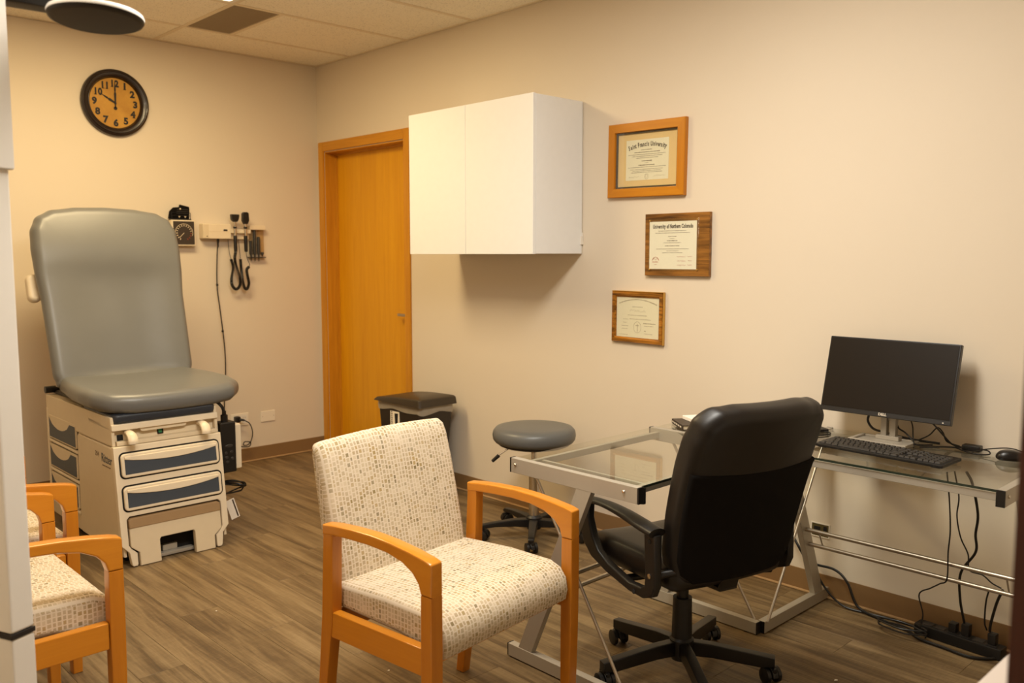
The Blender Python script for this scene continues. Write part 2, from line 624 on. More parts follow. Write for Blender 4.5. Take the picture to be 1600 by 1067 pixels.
# ================================================================== the room
RX, RY, H, TH = 6.1, -4.0, 2.664, 0.15
DX0, DX1, DZ = 0.088, 0.998, 2.083           # door opening in the right wall

bm = nb()
box(bm, (-TH, 0, 0), (DX0, TH, H)); box(bm, (DX1, 0, 0), (RX + TH, TH, H)); box(bm, (DX0, 0, DZ), (DX1, TH, H))
struct(obj('wall_right', bm, 'wall_paint'))
bm = nb(); box(bm, (-TH, RY, 0), (0, 0, H)); struct(obj('wall_back', bm, 'wall_paint'))
bm = nb(); box(bm, (-TH, RY - TH, 0), (RX + TH, RY, H)); struct(obj('wall_left', bm, 'wall_paint'))
bm = nb(); box(bm, (RX, RY, 0), (RX + TH, 0, H)); struct(obj('wall_front', bm, 'wall_paint'))

def baseboard(name, lo, hi, elo, ehi):
    e = thing(name, None, None, kind='structure')
    bm = nb(); box(bm, lo, hi, 0.002); obj('cove_strip', bm, 'baseboard_vinyl', e)
    bm = nb(); box(bm, elo, ehi, 0.003); obj('cove_toe', bm, 'baseboard_edge', e)
baseboard('baseboard_right', (1.06, -0.006, 0.001), (RX - 0.007, 0, 0.093), (1.06, -0.016, 0.001), (RX - 0.017, -0.0055, 0.010))
baseboard('baseboard_back', (0, RY + 0.006, 0.001), (0.006, 0, 0.093), (0.0055, RY + 0.016, 0.001), (0.016, -0.001, 0.010))

# floor: sub-floor slab and every plank laid on it
fl = struct(obj('floor', box(nb(), (-TH, RY - TH, -0.08), (RX + TH, TH, -0.004)), 'subfloor'))
PW, PL, GAP = 0.152, 1.22, 0.0003
bm = nb(); box(bm, (GAP, GAP, -0.004), (PL - GAP, PW - GAP, 0.0), 0.0006, 1)
plank_me = None
row = 0
y = 0.0
while y > RY:
    off = [0.0, 0.47, 0.83, 0.21, 0.62, 1.02][row % 6] + (row // 6) * 0.13
    x = -off
    while x < RX:
        x0, x1 = max(x, 0.0), min(x + PL, RX)
        y1, y0 = y, max(y - PW, RY)
        if x1 - x0 > 0.02:
            full = abs((x1 - x0) - PL) < 1e-6 and abs((y1 - y0) - PW) < 1e-6
            if full and plank_me is not None:
                o = bpy.data.objects.new('plank', plank_me); COL.objects.link(o); o.parent = fl
            else:
                b2 = nb(); box(b2, (GAP, GAP, -0.004), (x1 - x0 - GAP, y1 - y0 - GAP, 0.0), 0.0006, 1)
                o = obj('plank', b2, 'floor_plank', fl)
                if full: plank_me = o.data
            o.location = (x0, y0, 0)
        x += PL
    y -= PW
    row += 1
bm.free()

# ceiling: slab, T-bar grid and one panel per cell
ce = struct(obj('ceiling', box(nb(), (-TH, RY - TH, H + 0.03), (RX + TH, TH, H + 0.1)), 'ceiling_tile'))
GX = [0.0] + [0.432 + 0.61 * k for k in range(10)]
GX = [g for g in GX if g < RX] + [RX]
GY = [0.0, -1.114, -2.334, -3.554, RY]
VENT = (0.432, 1.042, -1.114, -0.832)
LIGHTS = [(2, 1), (6, 1), (6, 2)]          # grid cells (x index, y index) holding a lit troffer
for i in range(len(GX) - 1):
    for j in range(len(GY) - 1):
        if (i, j) in LIGHTS: continue
        x0, x1, y1, y0 = GX[i], GX[i + 1], GY[j], GY[j + 1]
        if i == 1 and j == 0: y0 = VENT[3]
        b2 = nb(); box(b2, (0.008, 0.008, 0.004), (x1 - x0 - 0.008, y1 - y0 - 0.008, 0.02), 0.002, 1)
        o = obj('ceiling_panel', b2, 'ceiling_tile', ce); o.location = (x0, y0, H)
for g in GX[1:-1]:
    b2 = nb(); box(b2, (-0.012, RY, 0), (0.012, 0, 0.03)); o = obj('grid_bar', b2, 'ceiling_grid', ce); o.location = (g, 0, H)
for g in GY[1:-1]:
    b2 = nb(); box(b2, (0, -0.012, 0.0005), (RX, 0.012, 0.0295)); o = obj('grid_bar', b2, 'ceiling_grid', ce); o.location = (0, g, H)
b2 = nb(); box(b2, (VENT[0], -0.012, 0.0005), (VENT[1], 0.012, 0.0295)); o = obj('grid_bar', b2, 'ceiling_grid', ce); o.location = (0, VENT[3], H)
for nm, lo, hi in (('a', (0, -0.02, 0), (RX, 0, 0.02)), ('b', (0, RY, 0.0005), (0.02, 0, 0.0195))):
    b2 = nb(); box(b2, lo, hi); o = obj('wall_angle', b2, 'ceiling_grid', ce); o.location = (0, 0, H + 0.0008)

# air vent set in the ceiling grid
vt = thing('air_vent', 'grey square perforated air vent set into the ceiling grid', 'vent', ((VENT[0] + VENT[1]) / 2, (VENT[2] + VENT[3]) / 2, H))
b2 = nb(); box(b2, (-0.292, -0.128, 0.004), (0.292, 0.128, 0.02), 0.001, 1); obj('grille_plate', b2, 'vent_grey', vt)
for k in range(22):
    b2 = nb(); yy = -0.115 + 0.23 * k / 21
    box(b2, (-0.28, yy - 0.0018, 0.0022), (0.28, yy + 0.0018, 0.0042)); obj('slat', b2, 'vent_grey', vt)

def troffer(i, j, label, watts, color):
    x0, x1, y1, y0 = GX[i], GX[i + 1], GY[j], GY[j + 1]
    t = thing('ceiling_light', label, 'light', ((x0 + x1) / 2, (y0 + y1) / 2, H), group='lit ceiling panels')
    hx, hy = (x1 - x0) / 2 - 0.012, (y1 - y0) / 2 - 0.012
    b2 = nb()
    box(b2, (-hx, -hy, 0), (-hx + 0.025, hy, 0.03)); box(b2, (hx - 0.025, -hy, 0), (hx, hy, 0.03))
    box(b2, (-hx + 0.025, -hy, 0), (hx - 0.025, -hy + 0.025, 0.03)); box(b2, (-hx + 0.025, hy - 0.025, 0), (hx - 0.025, hy, 0.03))
    obj('frame', b2, 'white_enamel', t)
    b2 = nb(); box(b2, (-hx + 0.025, -hy + 0.025, 0.006), (hx - 0.025, hy - 0.025, 0.012)); obj('diffuser', b2, 'lamp_diffuser', t)
    ld = bpy.data.lights.new('lamp', 'AREA'); ld.shape = 'RECTANGLE'
    ld.size = 2 * hx - 0.06; ld.size_y = 2 * hy - 0.06
    ld.energy = watts; ld.color = color
    lo = bpy.data.objects.new('lamp', ld); COL.objects.link(lo); lo.parent = t
    lo.location = (0, 0, 0.003)
troffer(2, 1, 'lit fluorescent ceiling panel beside the grey air vent', 37.0, LAMP_WARM)
troffer(6, 1, 'lit fluorescent ceiling panel above the glass desk', 46.0, LAMP_COOL)
troffer(6, 2, 'lit fluorescent ceiling panel above the white measuring column', 11.0, LAMP_COOL)

# oak door in the right wall
dr = thing('door_1', None, None, (0.54, 0.0, 0), kind='structure')
bm = nb(); box(bm, (0.096, 0.092, 0.006), (0.990, 0.134, 2.075), 0.002); leaf = obj('door_leaf', bm, 'oak_door', dr, world=True)
bm = nb(); box(bm, (DX0, 0.0, 0), (0.094, 0.149, DZ)); box(bm, (0.094, 0.078, 0), (0.106, 0.0915, DZ - 0.006))
obj('door_jamb', bm, 'oak_trim', dr, world=True)
bm = nb(); box(bm, (0.992, 0.0, 0), (DX1, 0.149, DZ)); box(bm, (0.980, 0.078, 0), (0.992, 0.0915, DZ - 0.006))
obj('door_jamb', bm, 'oak_trim', dr, world=True)
bm = nb(); box(bm, (0.0945, 0.0, DZ - 0.006), (0.9915, 0.149, DZ)); box(bm, (0.106, 0.078, DZ - 0.018), (0.98, 0.0915, DZ - 0.006))
obj('door_head', bm, 'oak_trim_head', dr, world=True)
bm = nb(); box(bm, (0.026, -0.014, 0.001), (0.086, -0.0002, 2.150), 0.003); obj('casing', bm, 'oak_trim', dr, world=True)
bm = nb(); box(bm, (1.0, -0.014, 0.001), (1.055, -0.0002, 2.150), 0.003); obj('casing', bm, 'oak_trim', dr, world=True)
bm = nb(); box(bm, (0.0865, -0.0138, 2.087), (0.9995, -0.0002, 2.1495), 0.003); obj('casing', bm, 'oak_trim_head', dr, world=True)
bm = nb()
lathe(bm, [(0, 0), (0.026, 0), (0.026, 0.006), (0.022, 0.009), (0.010, 0.011), (0.010, 0.045)], 24, basis((0.945, 0.092, 1.0), (1, 0, 0), (0, 0, 1)))
bar(bm, (0.96, 0.045, 1.0), (0.845, 0.047, 1.0), 0.012, 0.018, 0.004)
obj('handle', bm, 'brushed_steel', leaf, world=True, label='brushed steel lever handle')

# dark stained door standing open next to the camera
d2 = thing('door_2', None, None, (5.6, -2.39, 0), kind='structure')
bm = nb(); box(bm, (5.147, -2.412, 0.008), (6.05, -2.368, 2.07), 0.003); lf2 = obj('door_leaf', bm, 'dark_stained_door', d2, world=True)
bm = nb(); box(bm, (6.05, -2.418, 0.0), (6.099, -2.33, 2.1), 0.002); obj('door_jamb', bm, 'dark_stained_door', d2, world=True)
bm = nb()
for sy, yy in ((-1, -2.412), (1, -2.368)):
    lathe(bm, [(0, 0), (0.026, 0), (0.026, 0.006), (0.010, 0.010), (0.010, 0.045)], 20, basis((5.21, yy, 1.0), (sy, 0, 0), (0, 0, 1)) if sy < 0 else basis((5.21, yy, 1.0), (-1, 0, 0), (0, 0, 1)))
    bar(bm, (5.205, yy + sy * 0.045, 1.0), (5.32, yy + sy * 0.045, 1.0), 0.012, 0.018, 0.004)
obj('handle', bm, 'brushed_steel', lf2, world=True)

# ================================================================== wall clock
ck = thing('wall_clock', 'round black-rimmed wall clock with amber face and black numerals', 'clock', (0.0, -1.355, 2.265))
CM = basis((0.0, -1.355, 2.265), (0, 1, 0), (0, 0, 1))       # local x -> +Y, y -> up, z -> into room
bm = nb()
lathe(bm, [(0.143, 0.002), (0.190, 0.002), (0.193, 0.010), (0.190, 0.024), (0.180, 0.030), (0.176, 0.028), (0.172, 0.032), (0.160, 0.030), (0.154, 0.024), (0.150, 0.026), (0.145, 0.016), (0.143, 0.010), (0.143, 0.002)], 64, CM)
obj('rim', bm, 'clock_rim', ck, world=True)
bm = nb(); lathe(bm, [(0, 0.004), (0.1425, 0.004), (0.1425, 0.010), (0, 0.010)], 64, CM); obj('face', bm, 'clock_face', ck, world=True)
for h in range(1, 13):
    a = PI / 2 - h * PI / 6
    nr = 0.1155 if h < 10 else 0.109
    M = CM @ Matrix.Translation((nr * math.cos(a), nr * math.sin(a), 0.0107)) @ Matrix.Diagonal((1.0 if h < 10 else 0.86, 1, 1, 1))
    bm = text_bm(str(h), 0.052, 0.0005, M, bold=0.0028, space=1.12)
    for ox in {1: (0.0,), 10: (-0.0165,), 11: (-0.0115, 0.0125), 12: (-0.0165,)}.get(h, ()):      # serif feet of the ones
        box(bm, (ox - 0.0085, -0.0185, -0.0005), (ox + 0.0085, -0.0150, 0.0005), M=M)
    if h == 4: box(bm, (-0.004, -0.0185, -0.0005), (0.014, -0.0150, 0.0005), M=M)
    obj('numeral', bm, 'clock_black', ck, world=True)
def hand(name, ang, L, tail, w, z):
    d = Vector((math.cos(ang), math.sin(ang), 0)); s = Vector((-d.y, d.x, 0))
    t = bmesh.new()
    pts = [(-tail, 0.3 * w), (0, 0.45 * w), (L * 0.45, 0.75 * w), (L * 0.5, 0.3 * w), (L * 0.62, 0.55 * w), (L, 0.1 * w)]
    up_ = [d * a_ + s * b_ for a_, b_ in pts]; dn = [d * a_ - s * b_ for a_, b_ in pts[::-1]]
    vs_ = [t.verts.new((q.x, q.y, z)) for q in up_ + dn]; f = t.faces.new(vs_)
    r_ = bmesh.ops.extrude_face_region(t, geom=[f]); bmesh.ops.translate(t, verts=[e for e in r_['geom'] if isinstance(e, bmesh.types.BMVert)], vec=(0, 0, 0.001))
    if tail > 0.02: lathe(t, [(0, z), (0.010, z), (0.010, z + 0.001), (0, z + 0.001)], 20, Matrix.Translation(d * -tail))
    b_ = nb(); merge(b_, t, CM); obj(name, b_, 'clock_black', ck, world=True)
hand('hour_hand', PI / 2 - 10 * PI / 6, 0.088, 0.008, 0.010, 0.0125)
hand('minute_hand', PI / 2 - 0.01, 0.122, 0.030, 0.009, 0.0142)
bm = nb(); lathe(bm, [(0, 0.0105), (0.006, 0.0105), (0.006, 0.0165), (0, 0.0165)], 16, CM); obj('pin', bm, 'clock_black', ck, world=True)

# ================================================================== blood pressure gauge and cuff
bp = thing('blood_pressure_gauge', 'square cream wall gauge with black dial behind the exam table backrest', 'gauge', (0, -0.99, 1.44))
bm = nb(); box(bm, (0.001, -1.065, 1.437), (0.05, -0.915, 1.597), 0.006); obj('housing', bm, 'cream_plastic_light', bp, world=True)
bm = nb(); box(bm, (0.0502, -1.056, 1.446), (0.053, -0.924, 1.588), 0.001); dial = obj('dial', bm, 'dial_dark', bp, world=True)
GM = basis((0.0532, -0.99, 1.517), (0, 1, 0), (0, 0, 1))
bm = nb(); tube(bm, [GM @ Vector((0.055 * math.cos(a), 0.055 * math.sin(a), 0.0)) for a in [(-0.3 + 3.75 * k / 40) * 1.0 - 0.0 for k in range(41)]], 0.0016, 6)
obj('scale_ring', bm, 'dial_mark', dial, world=True)
for k in range(17):
    a = -1.05 + 5.2 * k / 16
    bm = nb(); M = GM @ Matrix.Rotation(a, 4, 'Z')
    box(bm, (0.040, -0.0022, 0), (0.050, 0.0022, 0.0008), M=M); obj('scale_mark', bm, 'dial_mark' if k > 3 else 'dial_red', dial, world=True)
bm = nb(); bar(bm, GM @ Vector((0, 0, 0.001)), GM @ Vector((-0.028, -0.028, 0.001)), 0.003, 0.001, up=(1, 0, 0)); obj('needle', bm, 'dial_mark', bp, world=True)
bm = nb(); box(bm, (0.005, -1.063, 1.597), (0.050, -0.940, 1.603), 0.001)
for yy in (-1.061, -0.944): cyl(bm, (0.047, yy, 1.60), (0.047, yy, 1.64), 0.0016, 6)
tube(bm, [(0.047, -1.061, 1.64), (0.047, -0.944, 1.64)], 0.0016, 6); tube(bm, [(0.047, -1.061, 1.622), (0.047, -0.944, 1.622)], 0.0016, 6)
obj('cuff_basket', bm, 'black_plastic', bp, world=True)
cf = thing('blood_pressure_cuff', 'folded black blood pressure cuff on top of the square wall gauge', 'cuff', (0.026, -1.0, 1.604))
bm = nb()
prism(bm, [(-1.072, 1.604), (-0.948, 1.604), (-0.944, 1.660), (-0.946, 1.678), (-1.000, 1.690), (-1.003, 1.676), (-1.040, 1.672), (-1.064, 1.648)], lambda u, v, t: (t, u, v), 0.010, 0.042, 0.006)
cw = obj('wrap', bm, 'black_fabric', cf, world=True)
for yy, zz, r_ in ((-1.005, 1.664, 0.005),):
    bm = nb(); lathe(bm, [(0, 0), (r_, 0), (r_, 0.002), (0, 0.003)], 12, basis((0.0425, yy, zz), (0, 1, 0), (0, 0, 1))); obj('snap', bm, 'dial_mark', cf, world=True)
for yy in (-1.012, -0.975):
    bm = nb(); prism(bm, [(yy - 0.009, 1.622), (yy, 1.609), (yy + 0.009, 1.622)], lambda u, v, t: (t, u, v), 0.0425, 0.044); obj('size_mark', bm, 'dial_mark', cf, world=True)
bm = nb()
for k in range(3): box(bm, (0.0425, -1.03 + 0.002 * k, 1.634 + 0.012 * k), (0.0445, -0.955, 1.638 + 0.012 * k), 0.0008, 1)
obj('fold', bm, 'dark_grey_plastic', cf, world=True)

# ================================================================== diagnostic wall unit (otoscope, ophthalmoscope)
dg = thing('diagnostic_station', 'cream wall-mounted diagnostic unit holding two black scopes on coiled cords', 'medical unit', (0, -0.7, 1.48))
bm = nb(); box(bm, (0.001, -0.873, 1.483), (0.062, -0.685, 1.577), 0.006); bd = obj('power_body', bm, 'cream_plastic_light', dg, world=True)
bm = nb(); box(bm, (0.0625, -0.871, 1.487), (0.0635, -0.835, 1.573), 0.0004, 1); obj('end_cap', bm, 'cream_plastic', bd, world=True)
bm = nb(); box(bm, (0.0615, -0.737, 1.533), (0.0645, -0.711, 1.544), 0.001); obj('display', bm, 'clock_black', bd, world=True)
bm = nb(); box(bm, (0.0615, -0.83, 1.5285), (0.0632, -0.690, 1.5300)); obj('seam', bm, 'cream_plastic', bd, world=True)
bm = nb(); lathe(bm, [(0, 0), (0.004, 0), (0.004, 0.002), (0, 0.003)], 10, basis((0.062, -0.847, 1.498), (0, 1, 0), (0, 0, 1))); obj('knob', bm, 'dark_grey_plastic', bd, world=True)
bm = nb(); box(bm, (0.001, -0.684, 1.482), (0.030, -0.548, 1.520), 0.004); box(bm, (0.001, -0.684, 1.520), (0.055, -0.545, 1.546), 0.004); obj('cradle_rail', bm, 'cream_plastic_light', dg, world=True)
for n_, (yy, kind) in enumerate(((-0.664, 'oto'), (-0.592, 'oph'))):
    bm = nb()
    lathe(bm, [(0, 1.40), (0.010, 1.402), (0.011, 1.42), (0.012, 1.50), (0.010, 1.505), (0, 1.505)], 16, Matrix.Translation((0.072, yy, 0)))
    hd = obj('scope_handle', bm, 'black_plastic', dg, world=True)
    bm = nb(); lathe(bm, [(0, 1.503), (0.0085, 1.503), (0.0085, 1.548), (0.011, 1.550), (0.011, 1.566), (0.0075, 1.568), (0.0075, 1.60), (0, 1.60)], 16, Matrix.Translation((0.072, yy, 0)))
    obj('chrome_neck', bm, 'chrome', hd, world=True)
    bm = nb(); lathe(bm, [(0, 1.550), (0.0116, 1.550), (0.0116, 1.562), (0, 1.562)], 16, Matrix.Translation((0.072, yy, 0))); obj('collar', bm, 'black_plastic', hd, world=True)
    bm = nb()
    if kind == 'oto':
        prism(bm, [(yy - 0.027, 1.632), (yy - 0.024, 1.605), (yy - 0.010, 1.592), (yy + 0.012, 1.592), (yy + 0.020, 1.606), (yy + 0.026, 1.632), (yy + 0.024, 1.640), (yy - 0.025, 1.640)], lambda u, v, t: (t, u, v), 0.058, 0.090, 0.004)
    else:
        prism(bm, [(yy - 0.020, 1.648), (yy - 0.022, 1.60), (yy - 0.010, 1.580), (yy + 0.010, 1.580), (yy + 0.021, 1.602), (yy + 0.019, 1.650), (yy + 0.008, 1.657), (yy - 0.012, 1.656)], lambda u, v, t: (t, u, v), 0.058, 0.090, 0.004)
        lathe(bm, [(0, 0), (0.006, 0), (0.006, 0.003), (0, 0.003)], 12, basis((0.0885, yy, 1.63), (0, 1, 0), (0, 0, 1)))
    obj('scope_head', bm, 'black_satin', hd, world=True)
    # coiled cord: thin leads at both ends and a thick helical loop between
    if kind == 'oto':
        path = [(0.072, yy, 1.402), (0.07, yy - 0.006, 1.36), (0.06, yy + 0.006, 1.31), (0.055, yy + 0.032, 1.23), (0.055, yy + 0.030, 1.185), (0.055, yy + 0.004, 1.160), (0.055, yy - 0.022, 1.185), (0.055, yy - 0.026, 1.23), (0.055, yy - 0.012, 1.30), (0.05, yy - 0.022, 1.352)]
        lead = [(0.05, yy - 0.022, 1.352), (0.035, yy - 0.026, 1.40), (0.03, yy - 0.030, 1.484)]
    else:
        path = [(0.072, yy + 0.018, 1.305), (0.066, yy + 0.004, 1.285), (0.06, yy + 0.012, 1.24), (0.055, yy + 0.022, 1.195), (0.055, yy + 0.006, 1.160), (0.055, yy - 0.012, 1.175), (0.055, yy - 0.024, 1.24), (0.055, yy - 0.030, 1.30), (0.05, yy - 0.030, 1.352)]
        lead = [(0.05, yy - 0.030, 1.352), (0.035, yy - 0.026, 1.40), (0.03, yy - 0.030, 1.484)]
    sp = spline(path, 10)
    hel = []
    acc = 0.0
    for i_, q in enumerate(sp):
        t_ = (sp[min(i_ + 1, len(sp) - 1)] - sp[max(i_ - 1, 0)]).normalized()
        s_ = Vector((1, 0, 0)); b_ = t_.cross(s_).normalized()
        nxt = sp[min(i_ + 1, len(sp) - 1)]
        for k in range(6):
            qq = q.lerp(nxt, k / 6)
            hel.append(qq + (s_ * math.cos(acc) + b_ * math.sin(acc)) * 0.0072)
            acc += 0.9
    bm = nb(); tube(bm, hel, 0.0030, 5)
    cd = obj('coiled_cord', bm, 'black_plastic', dg, world=True)
    bm = nb(); tube(bm, spline(lead, 6), 0.002, 6)
    if kind == 'oph': tube(bm, spline([(0.072, yy, 1.402), (0.072, yy + 0.006, 1.36), (0.072, yy + 0.022, 1.32), (0.072, yy + 0.018, 1.305)], 6), 0.002, 6)
    obj('cord_lead', bm, 'dark_grey_plastic', cd, world=True)
bm = nb()
pw_path = [(0.04, -0.765, 1.484), (0.04, -0.765, 1.44), (0.028, -0.768, 1.40), (0.025, -0.775, 1.19), (0.025, -0.762, 1.05), (0.025, -0.742, 0.85), (0.025, -0.735, 0.72), (0.03, -0.74, 0.6), (0.03, -0.752, 0.45), (0.025, -0.756, 0.30), (0.02, -0.76, 0.11), (0.02, -0.80, 0.02), (0.03, -0.90, 0.006)]
tube(bm, spline(pw_path, 8), 0.0036, 8)
cyl(bm, (0.04, -0.765, 1.486), (0.036, -0.766, 1.435), 0.009, 12, 0.004)
for yy, zz, xx in ((-0.7735, 1.19, 0.025), (-0.747, 0.89, 0.025)): lathe(bm, [(0, -0.006), (0.0075, -0.006), (0.0075, 0.006), (0, 0.006)], 10, Matrix.Translation((xx, yy, zz)))
obj('power_cord', bm, 'black_plastic', dg, world=True)

# ================================================================== ear-tip dispenser
sd = thing('ear_tip_dispenser', 'clear ear-tip dispenser with dark tubes right of the diagnostic unit', 'dispenser', (0, -0.49, 1.37))
bm = nb(); box(bm, (0.001, -0.548, 1.545), (0.046, -0.436, 1.574), 0.004); box(bm, (0.001, -0.546, 1.368), (0.006, -0.438, 1.546), 0.001); obj('housing', bm, 'cream_plastic_light', sd, world=True)
for yy, zt in ((-0.533, 1.474), (-0.506, 1.544), (-0.478, 1.50), (-0.452, 1.40)):
    bm = nb(); cyl(bm, (0.024, yy, 1.385), (0.024, yy, zt), 0.0105, 12); cyl(bm, (0.024, yy, 1.385), (0.024, yy, 1.340 if zt > 1.45 else 1.37), 0.006, 10, 0.002)
    obj('tip_stack', bm, 'dark_grey_plastic', sd, world=True)
    bm = nb(); cyl(bm, (0.024, yy, zt + 0.0006), (0.024, yy, 1.5448), 0.0112, 12) if zt < 1.54 else cyl(bm, (0.024, yy, 1.5442), (0.024, yy, 1.5448), 0.0112, 12)
    obj('tube', bm, 'clear_plastic', sd, world=True)
bm = nb(); box(bm, (0.001, -0.548, 1.362), (0.044, -0.436, 1.3675), 0.001); obj('tray', bm, 'dark_grey_plastic', sd, world=True)

# ================================================================== wall plates near the exam table
op = thing('power_outlet', 'cream double power outlet on back wall with a black plug in it', 'outlet', (0, -0.638, 0.25))
bm = nb(); box(bm, (0.0005, -0.700, 0.252), (0.007, -0.576, 0.334), 0.003); pl = obj('plate', bm, 'white_plate', op, world=True)
for yy in (-0.668, -0.608):
    bm = nb(); box(bm, (0.007, yy - 0.017, 0.266), (0.009, yy + 0.017, 0.320), 0.0008, 1); sk = obj('socket', bm, 'white_enamel', pl, world=True)
    for zz in (0.305, 0.281):
        bm = nb(); box(bm, (0.0085, yy - 0.008, zz - 0.004), (0.0095, yy - 0.006, zz + 0.004)); box(bm, (0.0085, yy + 0.006, zz - 0.004), (0.0095, yy + 0.008, zz + 0.004)); obj('slot', bm, 'brass_contact', pl, world=True)
bpz = thing('blank_wall_plate', 'blank white wall plate low on back wall between outlet and door', 'wall plate', (0, -0.4335, 0.258))
bm = nb(); box(bm, (0.0005, -0.486, 0.256), (0.007, -0.381, 0.329), 0.003); obj('plate', bm, 'white_plate', bpz, world=True)
for yy in (-0.474, -0.393):
    bm = nb(); lathe(bm, [(0, 0), (0.003, 0), (0.003, 0.001), (0, 0.0014)], 8, basis((0.007, yy, 0.2925), (0, 1, 0), (0, 0, 1))); obj('screw', bm, 'brushed_steel', bpz, world=True)
pp = thing('power_plug', 'black plug with looped cord in the outlet beside the exam table', 'plug', (0.03, -0.655, 0.29))
bm = nb(); box(bm, (0.0098, -0.686, 0.283), (0.05, -0.650, 0.322), 0.008); cyl(bm, (0.045, -0.66, 0.302), (0.062, -0.632, 0.296), 0.010, 10, 0.006); obj('plug_body', bm, 'black_plastic', pp, world=True)
bm = nb(); tube(bm, spline([(0.06, -0.634, 0.296), (0.066, -0.60, 0.27), (0.06, -0.578, 0.21), (0.05, -0.585, 0.15), (0.045, -0.61, 0.125), (0.05, -0.64, 0.13), (0.05, -0.63, 0.15), (0.05, -0.59, 0.14), (0.05, -0.60, 0.115), (0.05, -0.65, 0.12), (0.05, -0.70, 0.14), (0.06, -0.78, 0.10), (0.09, -0.86, 0.02), (0.2, -0.95, 0.008)], 8), 0.0035, 8)
obj('cord', bm, 'black_plastic', pp, world=True)

# ================================================================== exam table
ex = thing('exam_table', 'grey upholstered medical exam table with raised backrest and cream drawer base', 'exam table', (0.95, -1.70, 0))
Y0, Y1 = -1.945, -1.447
def slant(bm):
    for v in bm.verts:
        if v.co.x > 1.15: v.co.x += 0.13 * (0.40 - v.co.z)
    return bm
def fp(d0=0.0):                       # outline on the slanted front face: u = y, v = z, t = distance out
    return lambda u, v, t: (1.455 + d0 + t + 0.13 * (0.40 - v), u, v)
# main cabinet: lower box and the upper side walls around the open slot
bm = nb()
box(bm, (0.50, Y0 + 0.012, 0.236), (1.452, Y1 - 0.006, 0.535), 0.010); box(bm, (0.50, Y0 + 0.012, 0.045), (1.445, Y0 + 0.026, 0.246), 0.004); box(bm, (0.50, Y1 - 0.020, 0.045), (1.445, Y1 - 0.006, 0.246), 0.004); box(bm, (0.50, Y0 + 0.026, 0.045), (1.22, Y1 - 0.020, 0.240))
slant(bm); base = obj('base_cabinet', bm, 'cream_plastic', ex, world=True)
bm = nb()
box(bm, (0.49, Y0 + 0.004, 0.5352), (1.446, Y0 + 0.020, 0.664), 0.005); box(bm, (0.49, Y1 - 0.018, 0.5352), (1.446, Y1 - 0.002, 0.664), 0.005)
box(bm, (0.49, Y0 + 0.020, 0.5352), (0.51, Y1 - 0.018, 0.664), 0.004); box(bm, (1.28, Y0 + 0.020, 0.5352), (1.30, Y1 - 0.018, 0.60), 0.002)
box(bm, (0.51, Y0 + 0.020, 0.636), (1.0, Y1 - 0.018, 0.664), 0.002)
slant(bm); obj('upper_shell', bm, 'cream_plastic', ex, world=True)
bm = nb(); box(bm, (0.54, Y0 + 0.05, 0.0), (1.40, Y1 - 0.05, 0.045)); obj('plinth', bm, 'gap_dark', ex, world=True)
# front panel with legs either side of the step
FO = [(Y0, 0.535), (Y0, 0.10), (Y0 + 0.030, 0.068), (Y0 + 0.038, 0.012), (Y0 + 0.044, 0.004), (Y0 + 0.062, 0.004), (Y0 + 0.066, 0.012), (Y0 + 0.066, 0.060), (Y0 + 0.040, 0.085), (Y0 + 0.032, 0.10), (Y0 + 0.032, 0.212), (Y0 + 0.044, 0.224),
      (Y1 - 0.044, 0.224), (Y1 - 0.032, 0.212), (Y1 - 0.032, 0.10), (Y1 - 0.040, 0.085), (Y1 - 0.066, 0.060), (Y1 - 0.066, 0.012), (Y1 - 0.062, 0.004), (Y1 - 0.044, 0.004), (Y1 - 0.038, 0.012), (Y1 - 0.030, 0.068), (Y1, 0.10), (Y1, 0.535)]
bm = nb(); prism(bm, FO, fp(), -0.022, 0.010, 0.006, 2); fpan = obj('front_panel', bm, 'cream_plastic_light', ex, world=True)
bm = nb(); prism(bm, [(Y0 + 0.02, 0.02), (Y1 - 0.02, 0.02), (Y1 - 0.02, 0.24), (Y0 + 0.02, 0.24)], fp(), -0.110, -0.070); obj('step_recess', bm, 'gap_dark', ex, world=True)
def drawer(z0, z1):
    u0, u1 = Y0 + 0.026, Y1 - 0.022
    b_ = nb(); prism(b_, rr(u0 - 0.007, z0 - 0.007, u1 + 0.007, z1 + 0.007, 0.024), fp(), 0.0, 0.0108); obj('drawer_gap', b_, 'gap_dark', fpan, world=True)
    b_ = nb(); prism(b_, rr(u0, z0, u1, z1, 0.018), fp(), 0.002, 0.021, 0.006, 3); d_ = obj('drawer', b_, 'cream_plastic_light', ex, world=True)
    n_ = 14
    top = [(u1 - 0.014 - (u1 - u0 - 0.028) * k / n_, z1 - 0.024 - 0.020 * math.sin(PI * k / n_) ** 0.8) for k in range(n_ + 1)]
    b_ = nb(); prism(b_, [(u0 + 0.014, z0 + 0.014), (u1 - 0.014, z0 + 0.014)] + top, fp(), 0.012, 0.0218, 0.0004, 1); obj('label_panel', b_, 'navy_panel', d_, world=True)
    # scooped pull: proud lip over the panel
    lip = [(u0 + 0.014, z1 - 0.012), (u0 + 0.014, z1 - 0.022)] + [(q[0], q[1] + 0.001) for q in top[::-1]][1:-1] + [(u1 - 0.014, z1 - 0.022), (u1 - 0.014, z1 - 0.012)]
    b_ = nb(); prism(b_, lip, fp(), 0.019, 0.027, 0.003, 2); obj('pull_lip', b_, 'cream_plastic_light', d_, world=True)
drawer(0.398, 0.503); drawer(0.252, 0.357)
